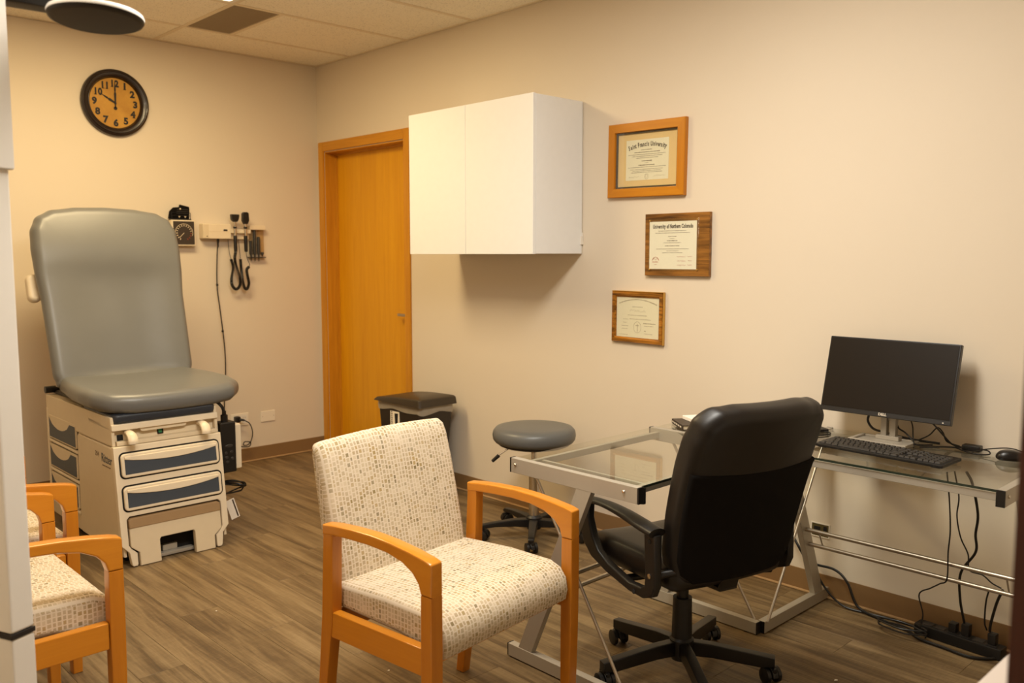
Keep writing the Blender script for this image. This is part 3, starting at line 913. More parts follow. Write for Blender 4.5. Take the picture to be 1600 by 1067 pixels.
# step stool pulled against the base
sl, sr = Y0 + 0.038, Y1 - 0.038
SO = [(sl, 0.205), (sl, 0.098), (sl + 0.004, 0.088), (sl + 0.036, 0.062), (sl + 0.036, 0.002), (sl + 0.130, 0.002), (sl + 0.130, 0.100), (sl + 0.136, 0.108), (sr - 0.136, 0.108), (sr - 0.130, 0.100), (sr - 0.130, 0.002), (sr - 0.036, 0.002), (sr - 0.036, 0.062), (sr - 0.004, 0.088), (sr, 0.098), (sr, 0.205), (sr - 0.012, 0.214), (sl + 0.012, 0.214)]
bm = nb(); prism(bm, SO, fp(), -0.018, 0.012, 0.005, 2)
stp = obj('step_stool', bm, 'cream_plastic', ex, world=True)
bm = nb(); prism(bm, [(sl - 0.001, 0.172), (sr + 0.001, 0.172), (sr + 0.001, 0.207), (sr - 0.010, 0.2165), (sl + 0.010, 0.2165), (sl - 0.001, 0.207)], fp(), -0.018, 0.0155, 0.005, 2); obj('tread', bm, 'step_tread_tan', stp, world=True)
bm = nb(); box(bm, (1.44, Y0 + 0.16, 0.006), (1.475, Y1 - 0.16, 0.022), 0.003); box(bm, (1.41, Y0 + 0.20, 0.022), (1.45, Y1 - 0.23, 0.05), 0.004); obj('step_rail', bm, 'silver_paint', ex, world=True)
# slot above the drawers: pull-out shelf, stirrup handles, basin, switches
bm = nb(); prism(bm, [(Y0 + 0.022, 0.537), (Y1 - 0.02, 0.537), (Y1 - 0.02, 0.556), (Y0 + 0.022, 0.556)], fp(), -0.15, 0.0, 0.003); obj('slot_sill', bm, 'cream_plastic', ex, world=True)
bm = nb(); prism(bm, [(Y0 + 0.022, 0.5565), (Y1 - 0.02, 0.5565), (Y1 - 0.02, 0.60), (Y0 + 0.022, 0.60)], fp(), -0.036, -0.030); sw = obj('switch_panel', bm, 'cream_plastic', ex, world=True)
bm = nb(); prism(bm, rr(-1.732, 0.562, -1.704, 0.590, 0.003), fp(), -0.030, -0.026, 0.001); gs = obj('rocker_switch', bm, 'gap_dark', sw, world=True)
bm = nb(); prism(bm, rr(-1.727, 0.568, -1.712, 0.584, 0.002), fp(), -0.026, -0.0245); obj('switch_light', bm, 'green_glow', sw, world=True, label='green switch')
bm = nb(); prism(bm, rr(-1.912, 0.552, -1.886, 0.582, 0.003), fp(), -0.030, -0.026, 0.001); obj('socket', bm, 'gap_dark', sw, world=True)
bm = nb(); prism(bm, rr(Y0 + 0.004, 0.604, Y1 - 0.004, 0.632, 0.005), fp(), -0.30, 0.002, 0.004); obj('shelf_lip', bm, 'cream_plastic_light', ex, world=True)
bm = nb(); prism(bm, rr(-1.815, 0.588, -1.60, 0.6036, [0.014, 0.014, 0.001, 0.001]), fp(), -0.16, -0.008, 0.003); obj('basin', bm, 'cream_plastic', ex, world=True)
for yc in (-1.868, -1.532):
    b_ = nb()
    pth = [(1.36, yc, 0.588), (1.43, yc, 0.590), (1.462, yc, 0.582), (1.478, yc, 0.562), (1.480, yc, 0.548)]
    s_ = spline(pth, 5)
    tube(b_, s_, 0.014, 10, radii=[0.011 + 0.005 * min(1, i / 10) for i in range(len(s_))])
    for v in b_.verts: v.co.y = yc + (v.co.y - yc) * 1.35
    obj('stirrup_handle', b_, 'cream_plastic_light', ex, world=True)
# leg-rest pad under the seat
bm = nb(); puff(bm, rr(1.02, Y0 + 0.012, 1.425, Y1 - 0.008, 0.03, 5), 0.6325, 0.676, 0.014, lambda u, v, t: (u, v, t), 0.0, 3, 3); obj('leg_rest_pad', bm, 'navy_pad', ex, world=True)
# side drawers in the left flank
for z0, z1 in ((0.440, 0.572), (0.292, 0.424), (0.144, 0.276)):
    b_ = nb(); prism(b_, rr(0.522, z0, 0.950, z1, 0.014), lambda u, v, t: (u, Y0 + 0.012 - t, v), -0.002, 0.001); g_ = obj('drawer_gap', b_, 'gap_dark', base, world=True)
    b_ = nb(); prism(b_, rr(0.528, z0 + 0.006, 0.944, z1 - 0.006, 0.010), lambda u, v, t: (u, Y0 + 0.012 - t, v), -0.001, 0.010, 0.004); d_ = obj('drawer', b_, 'cream_plastic', ex, world=True)
    n_ = 10
    top = [(0.936 - 0.400 * k / n_, z1 - 0.018 - 0.050 * max(0, math.sin(PI * min(1, max(0, (k / n_ - 0.2) / 0.8)))) ** 0.6) for k in range(n_ + 1)]
    b_ = nb(); prism(b_, [(0.536, z0 + 0.014), (0.936, z0 + 0.014)] + top, lambda u, v, t: (u, Y0 + 0.012 - t, v), 0.004, 0.0108); obj('label_panel', b_, 'navy_panel', d_, world=True)
bm = nb()
box(bm, (0.492, Y0 + 0.002, 0.05), (0.518, Y0 + 0.016, 0.60), 0.005)
for zz in (0.132, 0.284, 0.432): box(bm, (0.518, Y0 + 0.002, zz - 0.008), (0.955, Y0 + 0.014, zz + 0.008), 0.005)
obj('side_rail', bm, 'cream_plastic_light', base, world=True)
bm = nb(); prism(bm, rr(0.964, 0.05, 1.435, 0.53, 0.02), lambda u, v, t: (u + (0.13 * (0.40 - v) if u > 1.15 else 0), Y0 + 0.012 - t, v), -0.002, 0.010, 0.008, 3); sp_ = obj('side_panel', bm, 'cream_plastic', ex, world=True)
TM = basis((1.355, Y0 + 0.0016, 0.468), (1, 0, 0), (0, 0, 1))
bm = text_bm('Ritter', 0.056, 0.0004, TM, bold=0.0006); obj('brand_lettering', bm, 'navy_panel', sp_, world=True)
bm = text_bm('204', 0.034, 0.0004, basis((1.235, Y0 + 0.0016, 0.476), (1, 0, 0), (0, 0, 1))); obj('brand_lettering', bm, 'ink_mid', sp_, world=True)
bm = nb()
for k in range(5): box(bm, (1.300 + 0.021 * k, Y0 + 0.001, 0.432), (1.315 + 0.021 * k, Y0 + 0.0022, 0.438))
obj('small_print', bm, 'ink_mid', sp_, world=True)
# seat
def seat_P(u, v, t):                    # u = x, v = y, t = z
    s = (v + 1.615) / 0.365
    front = max(0.0, (u - 1.15) / 0.32)
    z = t + 0.018 * s * s - 0.006 - 0.020 * front * front * (0.35 + 0.65 * abs(s) ** 1.5)
    return (u - 0.03 * front * (1 - s * s) * 0.5, v, z)
so = densify([(0.66, -1.925), (1.00, -1.985), (1.20, -2.000), (1.34, -1.985), (1.42, -1.93), (1.455, -1.84), (1.463, -1.70), (1.463, -1.58), (1.455, -1.46), (1.42, -1.36), (1.34, -1.295), (1.20, -1.272), (1.00, -1.268), (0.66, -1.29)], 0.05)
bm = nb(); puff(bm, so, 0.680, 0.770, 0.040, seat_P, 0.004, 6, 7); obj('seat_cushion', bm, 'grey_vinyl', ex, world=True, sharp=80)
bm = nb(); box(bm, (0.45, -1.90, 0.664), (1.30, -1.34, 0.684), 0.004); obj('seat_plate', bm, 'dark_grey_plastic', ex, world=True)
# backrest, leaning back
BB = Vector((0.745, -1.603, 0.735)); lean = math.atan2(0.25, 0.89)
BU = Vector((0, 1, 0)); BV = Vector((-math.sin(lean), 0, math.cos(lean))); BN = Vector((math.cos(lean), 0, math.sin(lean)))
def back_P(u, v, t):
    if t > -0.03:
        a = abs(u) / 0.36
        hollow = -0.026 * math.exp(-(a / 0.66) ** 3.2) * (1 / (1 + math.exp((v - 0.60) / 0.045))) * min(1.0, max(0.0, v / 0.06))
        head = 0.020 * (1 / (1 + math.exp(-(v - 0.60) / 0.035))) * (1 - 0.6 * max(0, (v - 0.7) / 0.22) ** 2)
        t = t + (hollow + head) * min(1.0, (t + 0.03) / 0.03)
    q = BB + BU * u + BV * v + BN * t
    return (q.x, q.y, q.z)
bo = [(-0.335, 0.0), (0.335, 0.0), (0.352, 0.06), (0.356, 0.25), (0.360, 0.45), (0.372, 0.58), (0.376, 0.71), (0.369, 0.81), (0.338, 0.878), (0.27, 0.917), (0.15, 0.936), (0.0, 0.942), (-0.15, 0.936), (-0.27, 0.917), (-0.338, 0.878), (-0.369, 0.81), (-0.376, 0.71), (-0.372, 0.58), (-0.360, 0.45), (-0.356, 0.25), (-0.352, 0.06)]
bm = nb(); puff(bm, [(q.x, q.y) for q in spline([(a_, b_, 0) for a_, b_ in densify(bo, 0.06)], 4, True)], -0.085, 0.0, 0.038, back_P, 0.006, 6, 30); obj('backrest', bm, 'grey_vinyl', ex, world=True, sharp=80)
bm = nb(); prism(bm, rr(-0.25, 0.02, 0.25, 0.72, 0.05), lambda u, v, t: tuple(BB + BU * u + BV * v + BN * t), -0.108, -0.084, 0.004); obj('back_plate', bm, 'cream_plastic', ex, world=True)
bm = nb(); puff(bm, rr(-0.400, 0.455, -0.335, 0.600, 0.03, 5), -0.150, -0.092, 0.018, lambda u, v, t: tuple(BB + BU * u + BV * v + BN * t), 0, 4, 3); obj('side_grip', bm, 'cream_plastic_light', ex, world=True)
bm = nb(); cyl(bm, (0.50, -1.945, 0.688), (0.50, -1.895, 0.688), 0.018, 16); cyl(bm, (0.50, -1.895, 0.688), (0.50, -1.42, 0.688), 0.011, 12); obj('roll_spindle', bm, 'black_plastic', ex, world=True)
# hand control in its holder on the right flank, with cord, coil and tag
bm = nb(); box(bm, (1.20, Y1, 0.35), (1.37, Y1 + 0.02, 0.56), 0.006); box(bm, (1.36, Y1 + 0.083, 0.340), (1.424, Y1 + 0.116, 0.560), 0.006); box(bm, (1.354, Y1 + 0.004, 0.345), (1.366, Y1 + 0.10, 0.56), 0.003); hol = obj('control_holder', bm, 'cream_plastic_light', ex, world=True)
bm = nb(); box(bm, (1.367, Y1 + 0.004, 0.330), (1.440, Y1 + 0.081, 0.578), 0.007, 3); hc = obj('hand_control', bm, 'black_plastic', ex, world=True)
bm = nb(); lathe(bm, [(0, 0), (0.017, 0), (0.017, 0.03), (0.010, 0.034), (0.010, 0.05), (0, 0.05)], 16, Matrix.Translation((1.40, Y1 + 0.042, 0.578))); obj('cord_collar', bm, 'black_satin', hc, world=True)
for yy, zz, w_, h_ in ((0.049, 0.462, 0.020, 0.008), (0.030, 0.428, 0.007, 0.008), (0.062, 0.432, 0.008, 0.007), (0.034, 0.406, 0.009, 0.008), (0.066, 0.398, 0.009, 0.008), (0.037, 0.384, 0.009, 0.006)):
    b_ = nb(); lathe(b_, [(0, 0), (1, 0), (0.8, 0.0016), (0, 0.0016)], 14, basis((1.440, Y1 + yy * 0.9, zz), (0, 1, 0), (0, 0, 1)) @ Matrix.Diagonal((w_, h_, 1, 1))); obj('button', b_, 'dark_grey_plastic', hc, world=True)
bm = nb(); tube(bm, spline([(1.40, Y1 + 0.042, 0.625), (1.395, Y1 + 0.030, 0.655), (1.37, Y1 + 0.005, 0.678), (1.30, Y1 - 0.05, 0.68)], 6), 0.008, 8); obj('control_cord', bm, 'black_plastic', ex, world=True)
bm = nb()
cx_, cy_, cz_ = 1.39, Y1 + 0.09, 0.24
pts = [(1.36, Y1 + 0.002, 0.33), (1.37, Y1 + 0.012, 0.30), (1.38, Y1 + 0.02, 0.27)]
for k in range(28):
    a = k * 0.62
    pts.append((cx_ + 0.02 * math.sin(k * 1.3), cy_ - 0.03 + (0.075 + 0.012 * math.sin(k * 2.1)) * math.cos(a), cz_ + 0.006 * math.sin(k * 0.9) + 0.028 * math.sin(a)))
pts += [(1.37, Y1 + 0.03, 0.21), (1.38, Y1 + 0.05, 0.185)]
tube(bm, spline(pts, 4), 0.0042, 6); obj('cord_coil', bm, 'black_plastic', ex, world=True)
bm = nb(); TG = basis((1.39, Y1 + 0.075, 0.135), (0.15, 0.9, 0.30), (0.05, -0.32, 0.95))
box(bm, (-0.022, -0.055, -0.0006), (0.022, 0.050, 0.0006), M=TG); tg = obj('cord_tag', bm, 'paper_white', ex, world=True)
bm = nb(); box(bm, (0.010, -0.050, 0.0007), (0.017, 0.045, 0.0012), M=TG); obj('tag_stripe', bm, 'ink', tg, world=True)

# ================================================================== wall cabinet
CX0, CX1, CY, CZ0, CZ1, CXM = 1.51, 2.463, -0.352, 1.385, 2.132, 1.978
wc = thing('wall_cabinet', 'white two-door cupboard hung on the wall beside the oak door', 'cabinet', ((CX0 + CX1) / 2, CY / 2, CZ0))
bm = nb()
box(bm, (CX0 + 0.001, CY + 0.020, CZ0 + 0.002), (CX0 + 0.019, -0.0005, CZ1 - 0.002), 0.001, 1); box(bm, (CX1 - 0.019, CY + 0.020, CZ0 + 0.002), (CX1 - 0.001, -0.006, CZ1 - 0.002), 0.001, 1)
box(bm, (CX0 + 0.019, CY + 0.020, CZ0 + 0.002), (CX1 - 0.019, -0.0005, CZ0 + 0.020)); box(bm, (CX0 + 0.019, CY + 0.020, CZ1 - 0.020), (CX1 - 0.019, -0.0005, CZ1 - 0.002))
box(bm, (CX0 + 0.019, -0.010, CZ0 + 0.020), (CX1 - 0.019, -0.0005, CZ1 - 0.020)); box(bm, (CX0 + 0.019, CY + 0.04, 1.75), (CX1 - 0.019, -0.010, 1.768))
obj('carcass', bm, 'white_laminate', wc, world=True)
for a, b in ((CX0, CXM - 0.0012), (CXM + 0.0012, CX1)):
    bm = nb(); box(bm, (a, CY, CZ0), (b, CY + 0.0185, CZ1), 0.0012, 1); obj('cabinet_door', bm, 'white_laminate', wc, world=True)
bm = nb(); box(bm, (CX1 - 0.004, -0.020, 1.432), (CX1 + 0.006, -0.0004, 1.475), 0.002); box(bm, (CX1 - 0.002, -0.006, 1.475), (CX1 + 0.003, -0.0004, 1.492), 0.001); obj('wall_bracket', bm, 'white_enamel', wc, world=True)

# ================================================================== framed diplomas
def marks(bm, M, x0, x1, y, h, dens=1.0, seed=0, arc=None):
    rnd = random.Random(seed)
    x = x0
    while x < x1:
        w = rnd.uniform(0.0018, 0.006) * dens
        if x + w > x1: break
        yy, an = y, 0.0
        if arc:
            s = (x + w / 2) / arc[0]
            yy = y - arc[1] * s * s; an = -math.atan(2 * arc[1] * s / arc[0])
        hh = h * rnd.uniform(0.6, 1.0)
        box(bm, (-w / 2, -hh / 2, 0), (w / 2, hh / 2, 0.0003), M=M @ Matrix.Translation((x + w / 2, yy, 0)) @ Matrix.Rotation(an, 4, 'Z'))
        x += w + rnd.uniform(0.0010, 0.0026) * dens
def signature(bm, M, x0, x1, y, amp, seed):
    rnd = random.Random(seed)
    pts = []
    n_ = 26
    for k in range(n_):
        pts.append(M @ Vector((x0 + (x1 - x0) * k / (n_ - 1) + rnd.uniform(-.001, .001), y + rnd.uniform(-amp, amp), 0.0003)))
    tube(bm, pts, 0.00035, 4)
def arched(body, size, M, R_, span, bold=0.0, stretch=1.0):
    bm = nb()
    n_ = len(body)
    wid = [0.55 if c in 'iltfrI ' else (1.25 if c in 'mwUMWNCFS' else 0.95) for c in body]
    tot = sum(wid); acc = 0
    for c, w in zip(body, wid):
        a = (acc + w / 2) / tot - 0.5; acc += w
        x = a * span
        if c == ' ': continue
        yy = (math.sqrt(R_ * R_ - x * x) - R_) if R_ else 0.0
        an = -math.asin(x / R_) if R_ else 0
        text_bm(c, size, 0.0002, M @ Matrix.Translation((x, yy, 0.0002)) @ Matrix.Rotation(an, 4, 'Z') @ Matrix.Diagonal((stretch, 1, 1, 1)), bm, bold=bold)
    return bm

def frame_ring(bm, M, w, h, b, d0, prof, mat=None):
    """mitred picture frame: prof is a list of (inset, out) from outer back to inner back"""
    rings = []
    for ins, out in prof:
        hw, hh = w / 2 - ins, h / 2 - ins
        rings.append([M @ Vector((sx * hw, sy * hh, out)) for sx, sy in ((-1, -1), (1, -1), (1, 1), (-1, 1))])
    return rings
def frame_parts(t, M, w, h, prof, mat_h, mat_v):
    rings = frame_ring(None, M, w, h, 0, 0, prof)
    for k in range(4):
        bm = nb(); k2 = (k + 1) % 4
        a = [bm.verts.new(r_[k]) for r_ in rings]; b = [bm.verts.new(r_[k2]) for r_ in rings]
        n_ = len(rings)
        for i in range(n_):
            j = (i + 1) % n_
            bm.faces.new((a[i], b[i], b[j], a[j]))
        bm.faces.new(a); bm.faces.new(b[::-1])
        obj('frame_rail', bm, mat_h if k in (0, 2) else mat_v, t, world=True)

# 1: wide orange frame with mat
a1 = thing('framed_diploma', 'largest framed diploma, wide orange wood frame with beige mat, hung highest', 'framed diploma', (2.861, 0, 1.645), group='framed diplomas on the wall')
ang = -0.012
M1 = basis((2.861, -0.0006, 1.820), (math.cos(ang), 0, math.sin(ang)), (-math.sin(ang), 0, math.cos(ang)))
W1, H1 = 0.440, 0.342
frame_parts(a1, M1, W1, H1, [(0, 0), (0, 0.022), (0.003, 0.025), (0.040, 0.025), (0.042, 0.020), (0.042, 0)], 'orange_frame', 'orange_frame_side')
bm = nb()
for s_ in (-1, 1):
    box(bm, (-W1 / 2 + 0.042, s_ * (H1 / 2 - 0.046) - 0.004, 0.004), (W1 / 2 - 0.042, s_ * (H1 / 2 - 0.046) + 0.004, 0.0125), M=M1)
    box(bm, (s_ * (W1 / 2 - 0.046) - 0.004, -H1 / 2 + 0.05, 0.004), (s_ * (W1 / 2 - 0.046) + 0.004, H1 / 2 - 0.05, 0.0125), M=M1)
obj('inner_lip', bm, 'frame_lip', a1, world=True)
bm = nb(); box(bm, (-W1 / 2 + 0.044, -H1 / 2 + 0.044, 0.002), (W1 / 2 - 0.044, H1 / 2 - 0.044, 0.006), M=M1); obj('mat_board', bm, 'mat_beige', a1, world=True)
bm = nb(); box(bm, (-0.122, -0.093, 0.0062), (0.122, 0.092, 0.0068), M=M1); pap = obj('certificate', bm, 'paper_cream', a1, world=True)
T1 = M1 @ Matrix.Translation((0, 0, 0.0069))
bm = arched('Saint Francis University', 0.029, T1 @ Matrix.Translation((0, 0.070, 0)), 0.36, 0.222, 0.0009, 0.62); obj('heading', bm, 'ink', pap, world=True)
bm = nb()
for k, (x_, yy, h_, dn) in enumerate(((0.034, 0.045, 0.004, 1.0), (0.074, 0.034, 0.004, 0.7), (0.108, 0.024, 0.0028, 0.8), (0.086, 0.016, 0.0028, 0.8), (0.062, 0.008, 0.0028, 0.8), (0.030, -0.006, 0.005, 0.9), (0.012, -0.015, 0.002, 0.8), (0.048, -0.025, 0.005, 0.8), (0.108, -0.034, 0.0026, 0.8), (0.096, -0.044, 0.0026, 0.8), (0.082, -0.051, 0.0026, 0.8), (0.090, -0.058, 0.0026, 0.8))):
    marks(bm, T1, -x_, x_, yy, h_, dn, 11 + k)
obj('text_lines', bm, 'ink_mid', pap, world=True)
bm = nb(); signature(bm, T1, -0.105, -0.045, -0.078, 0.004, 3); signature(bm, T1, 0.04, 0.108, -0.076, 0.004, 4)
tube(bm, [T1 @ Vector((0.011 * math.cos(a), -0.077 + 0.012 * math.sin(a), 0.0003)) for a in [2 * PI * k / 20 for k in range(20)]], 0.0005, 4, True)
tube(bm, [T1 @ Vector((0.006 * math.cos(a), -0.076 + 0.007 * math.sin(a), 0.0003)) for a in [2 * PI * k / 12 for k in range(12)]], 0.0004, 4, True)
obj('seal_and_signatures', bm, 'ink_faint', pap, world=True)
bm = nb(); box(bm, (-W1 / 2 + 0.0425, -H1 / 2 + 0.0425, 0.0160), (W1 / 2 - 0.0425, H1 / 2 - 0.0425, 0.0175), M=M1); obj('glass', bm, 'clear_glass', a1, world=True)

# 2: walnut plaque with clear cover
a2 = thing('diploma_plaque', 'walnut plaque diploma under clear cover, middle one of the three', 'framed diploma', (3.042, 0, 1.285), group='framed diplomas on the wall')
ang = 0.002
M2 = basis((3.042, -0.0006, 1.427), (math.cos(ang), 0, math.sin(ang)), (-math.sin(ang), 0, math.cos(ang)))
W2, H2 = 0.350, 0.282
bm = nb(); prism(bm, rr(-W2 / 2, -H2 / 2, W2 / 2, H2 / 2, 0.001, 1), lambda u, v, t: tuple(M2 @ Vector((u, v, t))), 0, 0.020, 0.007, 1); obj('plaque_board', bm, 'walnut_board', a2, world=True)
bm = nb(); box(bm, (-0.148, -0.110, 0.0202), (0.110, 0.105, 0.0208), M=M2); pap = obj('certificate', bm, 'paper_white', a2, world=True)
T2 = M2 @ Matrix.Translation((-0.019, 0, 0.0209))
bm = arched('University of Northern Colorado', 0.025, T2 @ Matrix.Translation((0.0, 0.082, 0)), None, 0.220, 0.0009, 0.58); obj('heading', bm, 'ink', pap, world=True)
bm = nb()
for k, (x_, yy, h_, dn) in enumerate(((0.078, 0.062, 0.0035, 0.7), (0.096, 0.053, 0.0028, 0.7), (0.023, 0.037, 0.004, 0.8), (0.014, 0.028, 0.002, 0.8), (0.030, 0.018, 0.0045, 0.8), (0.048, 0.009, 0.0025, 0.8), (0.040, -0.005, 0.0045, 0.8), (0.090, -0.019, 0.0028, 0.7), (0.034, -0.028, 0.0028, 0.7), (0.056, -0.036, 0.0028, 0.7))):
    marks(bm, T2, -x_, x_, yy, h_, dn, 40 + k)
obj('text_lines', bm, 'ink_mid', pap, world=True)
bm = nb()
for k, yy in enumerate((-0.054, -0.073, -0.092)):
    signature(bm, T2, 0.026, 0.072, yy, 0.0035, 9 + k); signature(bm, T2, 0.084, 0.106, yy + 0.001, 0.0025, 19 + k)
pts = [(0.018 * math.cos(a), -0.072 + 0.016 * math.sin(a)) for a in [0.1 + 2.9 * k / 14 for k in range(15)]]
tube(bm, [T2 @ Vector((-0.093 + p_[0], p_[1], 0.0003)) for p_ in pts] , 0.0008, 4)
tube(bm, [T2 @ Vector((-0.112, -0.071, 0.0003)), T2 @ Vector((-0.102, -0.060, 0.0003)), T2 @ Vector((-0.093, -0.070, 0.0003)), T2 @ Vector((-0.084, -0.060, 0.0003)), T2 @ Vector((-0.075, -0.071, 0.0003))], 0.0007, 4)
marks(bm, T2, -0.110, -0.077, -0.078, 0.004, 0.8, 77); marks(bm, T2, -0.100, -0.086, -0.090, 0.003, 0.8, 78)
obj('seal_and_signatures', bm, 'red_mark', pap, world=True)
bm = nb(); box(bm, (-0.150, -0.118, 0.0235), (0.124, 0.117, 0.0268), 0.0012, 1, M=M2); obj('clear_cover', bm, 'clear_glass', a2, world=True)
for sx, sy in ((-0.143, 0.110), (0.117, 0.110), (-0.143, -0.112), (0.117, -0.112)):
    bm = nb(); lathe(bm, [(0, 0), (0.0035, 0), (0.0035, 0.0085), (0.002, 0.010), (0, 0.010)], 10, M2 @ Matrix.Translation((sx, sy, 0.0195))); obj('cover_pin', bm, 'gold_edge', a2, world=True)

# 3: small burl frame
a3 = thing('framed_diploma', 'smallest framed diploma in glossy mottled brown frame, hung lowest', 'framed diploma', (2.820, 0, 0.96), group='framed diplomas on the wall')
ang = -0.006
M3 = basis((2.820, -0.0006, 1.086), (math.cos(ang), 0, math.sin(ang)), (-math.sin(ang), 0, math.cos(ang)))
W3, H3 = 0.304, 0.243
frame_parts(a3, M3, W3, H3, [(0, 0), (0, 0.012), (0.004, 0.018), (0.018, 0.020), (0.026, 0.012), (0.026, 0)], 'burl_frame', 'burl_frame')
bm = nb()
box(bm, (W3 / 2 + 0.0003, -H3 / 2, 0.0005), (W3 / 2 + 0.003, H3 / 2, 0.017), 0.001, 1, M=M3); box(bm, (-W3 / 2, H3 / 2 + 0.0003, 0.0005), (W3 / 2 + 0.003, H3 / 2 + 0.003, 0.016), 0.001, 1, M=M3)
obj('gilt_edge', bm, 'gold_edge', a3, world=True)
bm = nb(); box(bm, (-W3 / 2 + 0.024, -H3 / 2 + 0.024, 0.002), (W3 / 2 - 0.024, H3 / 2 - 0.024, 0.008), M=M3); pap = obj('certificate', bm, 'paper_cream', a3, world=True)
T3 = M3 @ Matrix.Translation((0, 0, 0.0081))
bm = nb(); marks(bm, T3, -0.112, 0.112, 0.085, 0.006, 0.9, 200, arc=(0.112, 0.022))
marks(bm, T3, -0.032, 0.032, 0.050, 0.003, 0.8, 201)
signature(bm, T3, -0.046, 0.048, 0.032, 0.006, 202)
for k, (xa, xb, yy, h_) in enumerate(((-0.058, 0.058, 0.010, 0.003), (-0.046, 0.078, -0.008, 0.003), (0.036, 0.108, -0.026, 0.005), (0.04, 0.094, -0.038, 0.003), (-0.085, -0.055, -0.010, 0.0025), (-0.085, -0.060, -0.026, 0.0025), (-0.095, -0.055, -0.042, 0.0025), (-0.095, -0.055, -0.056, 0.0025), (-0.11, -0.055, -0.084, 0.0025), (0.04, 0.09, -0.075, 0.0025), (0.042, 0.050, -0.062, 0.006))):
    marks(bm, T3, xa, xb, yy, h_, 0.8, 210 + k)
obj('text_lines', bm, 'ink_faint', pap, world=True)
bm = nb()
tube(bm, [T3 @ Vector((0.0 + 0.022 * math.cos(a), -0.046 + 0.026 * math.sin(a), 0.0003)) for a in [2 * PI * k / 24 for k in range(24)]], 0.0006, 4, True)
tube(bm, [T3 @ Vector((0, -0.066, 0.0003)), T3 @ Vector((0, -0.03, 0.0003))], 0.0012, 4); tube(bm, [T3 @ Vector((-0.010, -0.038, 0.0003)), T3 @ Vector((0.010, -0.038, 0.0003))], 0.0009, 4)
obj('seal', bm, 'ink_faint', pap, world=True)
bm = nb(); box(bm, (-W3 / 2 + 0.0265, -H3 / 2 + 0.0265, 0.0095), (W3 / 2 - 0.0265, H3 / 2 - 0.0265, 0.0108), M=M3); obj('glass', bm, 'clear_glass', a3, world=True)

# ================================================================== waste bin
wb = thing('waste_bin', 'dark brown lidded waste bin with bag and picture label beside the oak door', 'waste bin', (1.335, -0.20, 0))
BC = (1.345, -0.205)
def ringbox(bm, levels, r):
    rings = []
    for z, hx, hy in levels:
        rings.append([bm.verts.new((BC[0] + u, BC[1] + v, z)) for u, v in rr(-hx, -hy, hx, hy, r, 4)])
    n_ = len(rings[0])
    for A, B in zip(rings[:-1], rings[1:]):
        for k in range(n_): bm.faces.new((A[k], A[(k + 1) % n_], B[(k + 1) % n_], B[k]))
    bm.faces.new(rings[0][::-1]); bm.faces.new(rings[-1])
    return bm
bm = nb(); ringbox(bm, [(0.002, 0.165, 0.090), (0.02, 0.172, 0.096), (0.49, 0.205, 0.120), (0.515, 0.206, 0.121)], 0.025); obj('bin_body', bm, 'bin_plastic', wb, world=True)
bm = nb()
o_ = densify(rr(-0.2105, -0.1255, 0.2105, 0.1255, 0.03, 4), 0.03)
A = []; B = []; C_ = []
for k, (u, v) in enumerate(o_):
    drop = 0.028 + 0.022 * (abs(math.sin(k * 0.37)) * 0.5 + 0.5 * (abs(u) / 0.21) * (abs(v) / 0.125))
    A.append(bm.verts.new((BC[0] + u * 1.0, BC[1] + v * 1.0, 0.528))); B.append(bm.verts.new((BC[0] + u * 1.012, BC[1] + v * 1.015, 0.528 - drop * 0.5))); C_.append(bm.verts.new((BC[0] + u * 1.0, BC[1] + v * 1.0, 0.528 - drop)))
for X_, Y_ in ((A, B), (B, C_)):
    for k in range(len(A)): bm.faces.new((X_[k], X_[(k + 1) % len(A)], Y_[(k + 1) % len(A)], Y_[k]))
obj('bin_bag', bm, 'bag_film', wb, world=True)
bm = nb()
o_ = densify(rr(-0.225, -0.142, 0.225, 0.142, 0.02, 4), 0.03)
lev = []
for ins, z, dm in ((0.0, 0.530, 0), (0.001, 0.533, 0), (0.006, 0.560, 1), (0.014, 0.568, 1), (0.05, 0.575, 1), (0.11, 0.577, 1)):
    lev.append([bm.verts.new((BC[0] + u * (1 - ins / 0.225), BC[1] + v * (1 - ins / 0.16), z + (0.010 * (u / 0.225) * dm - 0.012 * (u / 0.225) ** 2 * (1 if u < 0 else 0.2) * dm))) for u, v in o_])
for X_, Y_ in zip(lev[:-1], lev[1:]):
    for k in range(len(o_)): bm.faces.new((X_[k], X_[(k + 1) % len(o_)], Y_[(k + 1) % len(o_)], Y_[k]))
bm.faces.new(lev[0][::-1]); bm.faces.new(lev[-1])
obj('lid', bm, 'bin_lid_plastic', wb, world=True)
bm = nb(); box(bm, (1.265, -0.3245, 0.385), (1.352, -0.3215, 0.512)); lab = obj('picture_label', bm, 'paper_cream', wb, world=True)
bm = nb(); prism(bm, [(1.307, 0.468), (1.340, 0.470), (1.335, 0.402), (1.312, 0.400)], lambda u, v, t: (u, t, v), -0.3252, -0.3246); obj('bin_picture', bm, 'gap_dark', lab, world=True)
bm = nb()
for k in range(9): box(bm, (1.275, -0.3252, 0.398 + 0.0122 * k), (1.284 + 0.002 * (k % 2), -0.3246, 0.406 + 0.0122 * k))
obj('vertical_lettering', bm, 'ink', lab, world=True)
bm = nb(); box(bm, (1.265, -0.3225, 0.300), (1.352, -0.318, 0.3840)); lb2 = obj('label_lower', bm, 'gap_dark', wb, world=True)
for k in range(3):
    bm = nb(); box(bm, (1.274 + 0.022 * k, -0.3240, 0.310), (1.283 + 0.022 * k, -0.3224, 0.378 - 0.02 * (k % 2))); obj('label_bar', bm, 'paper_cream', lb2, world=True)
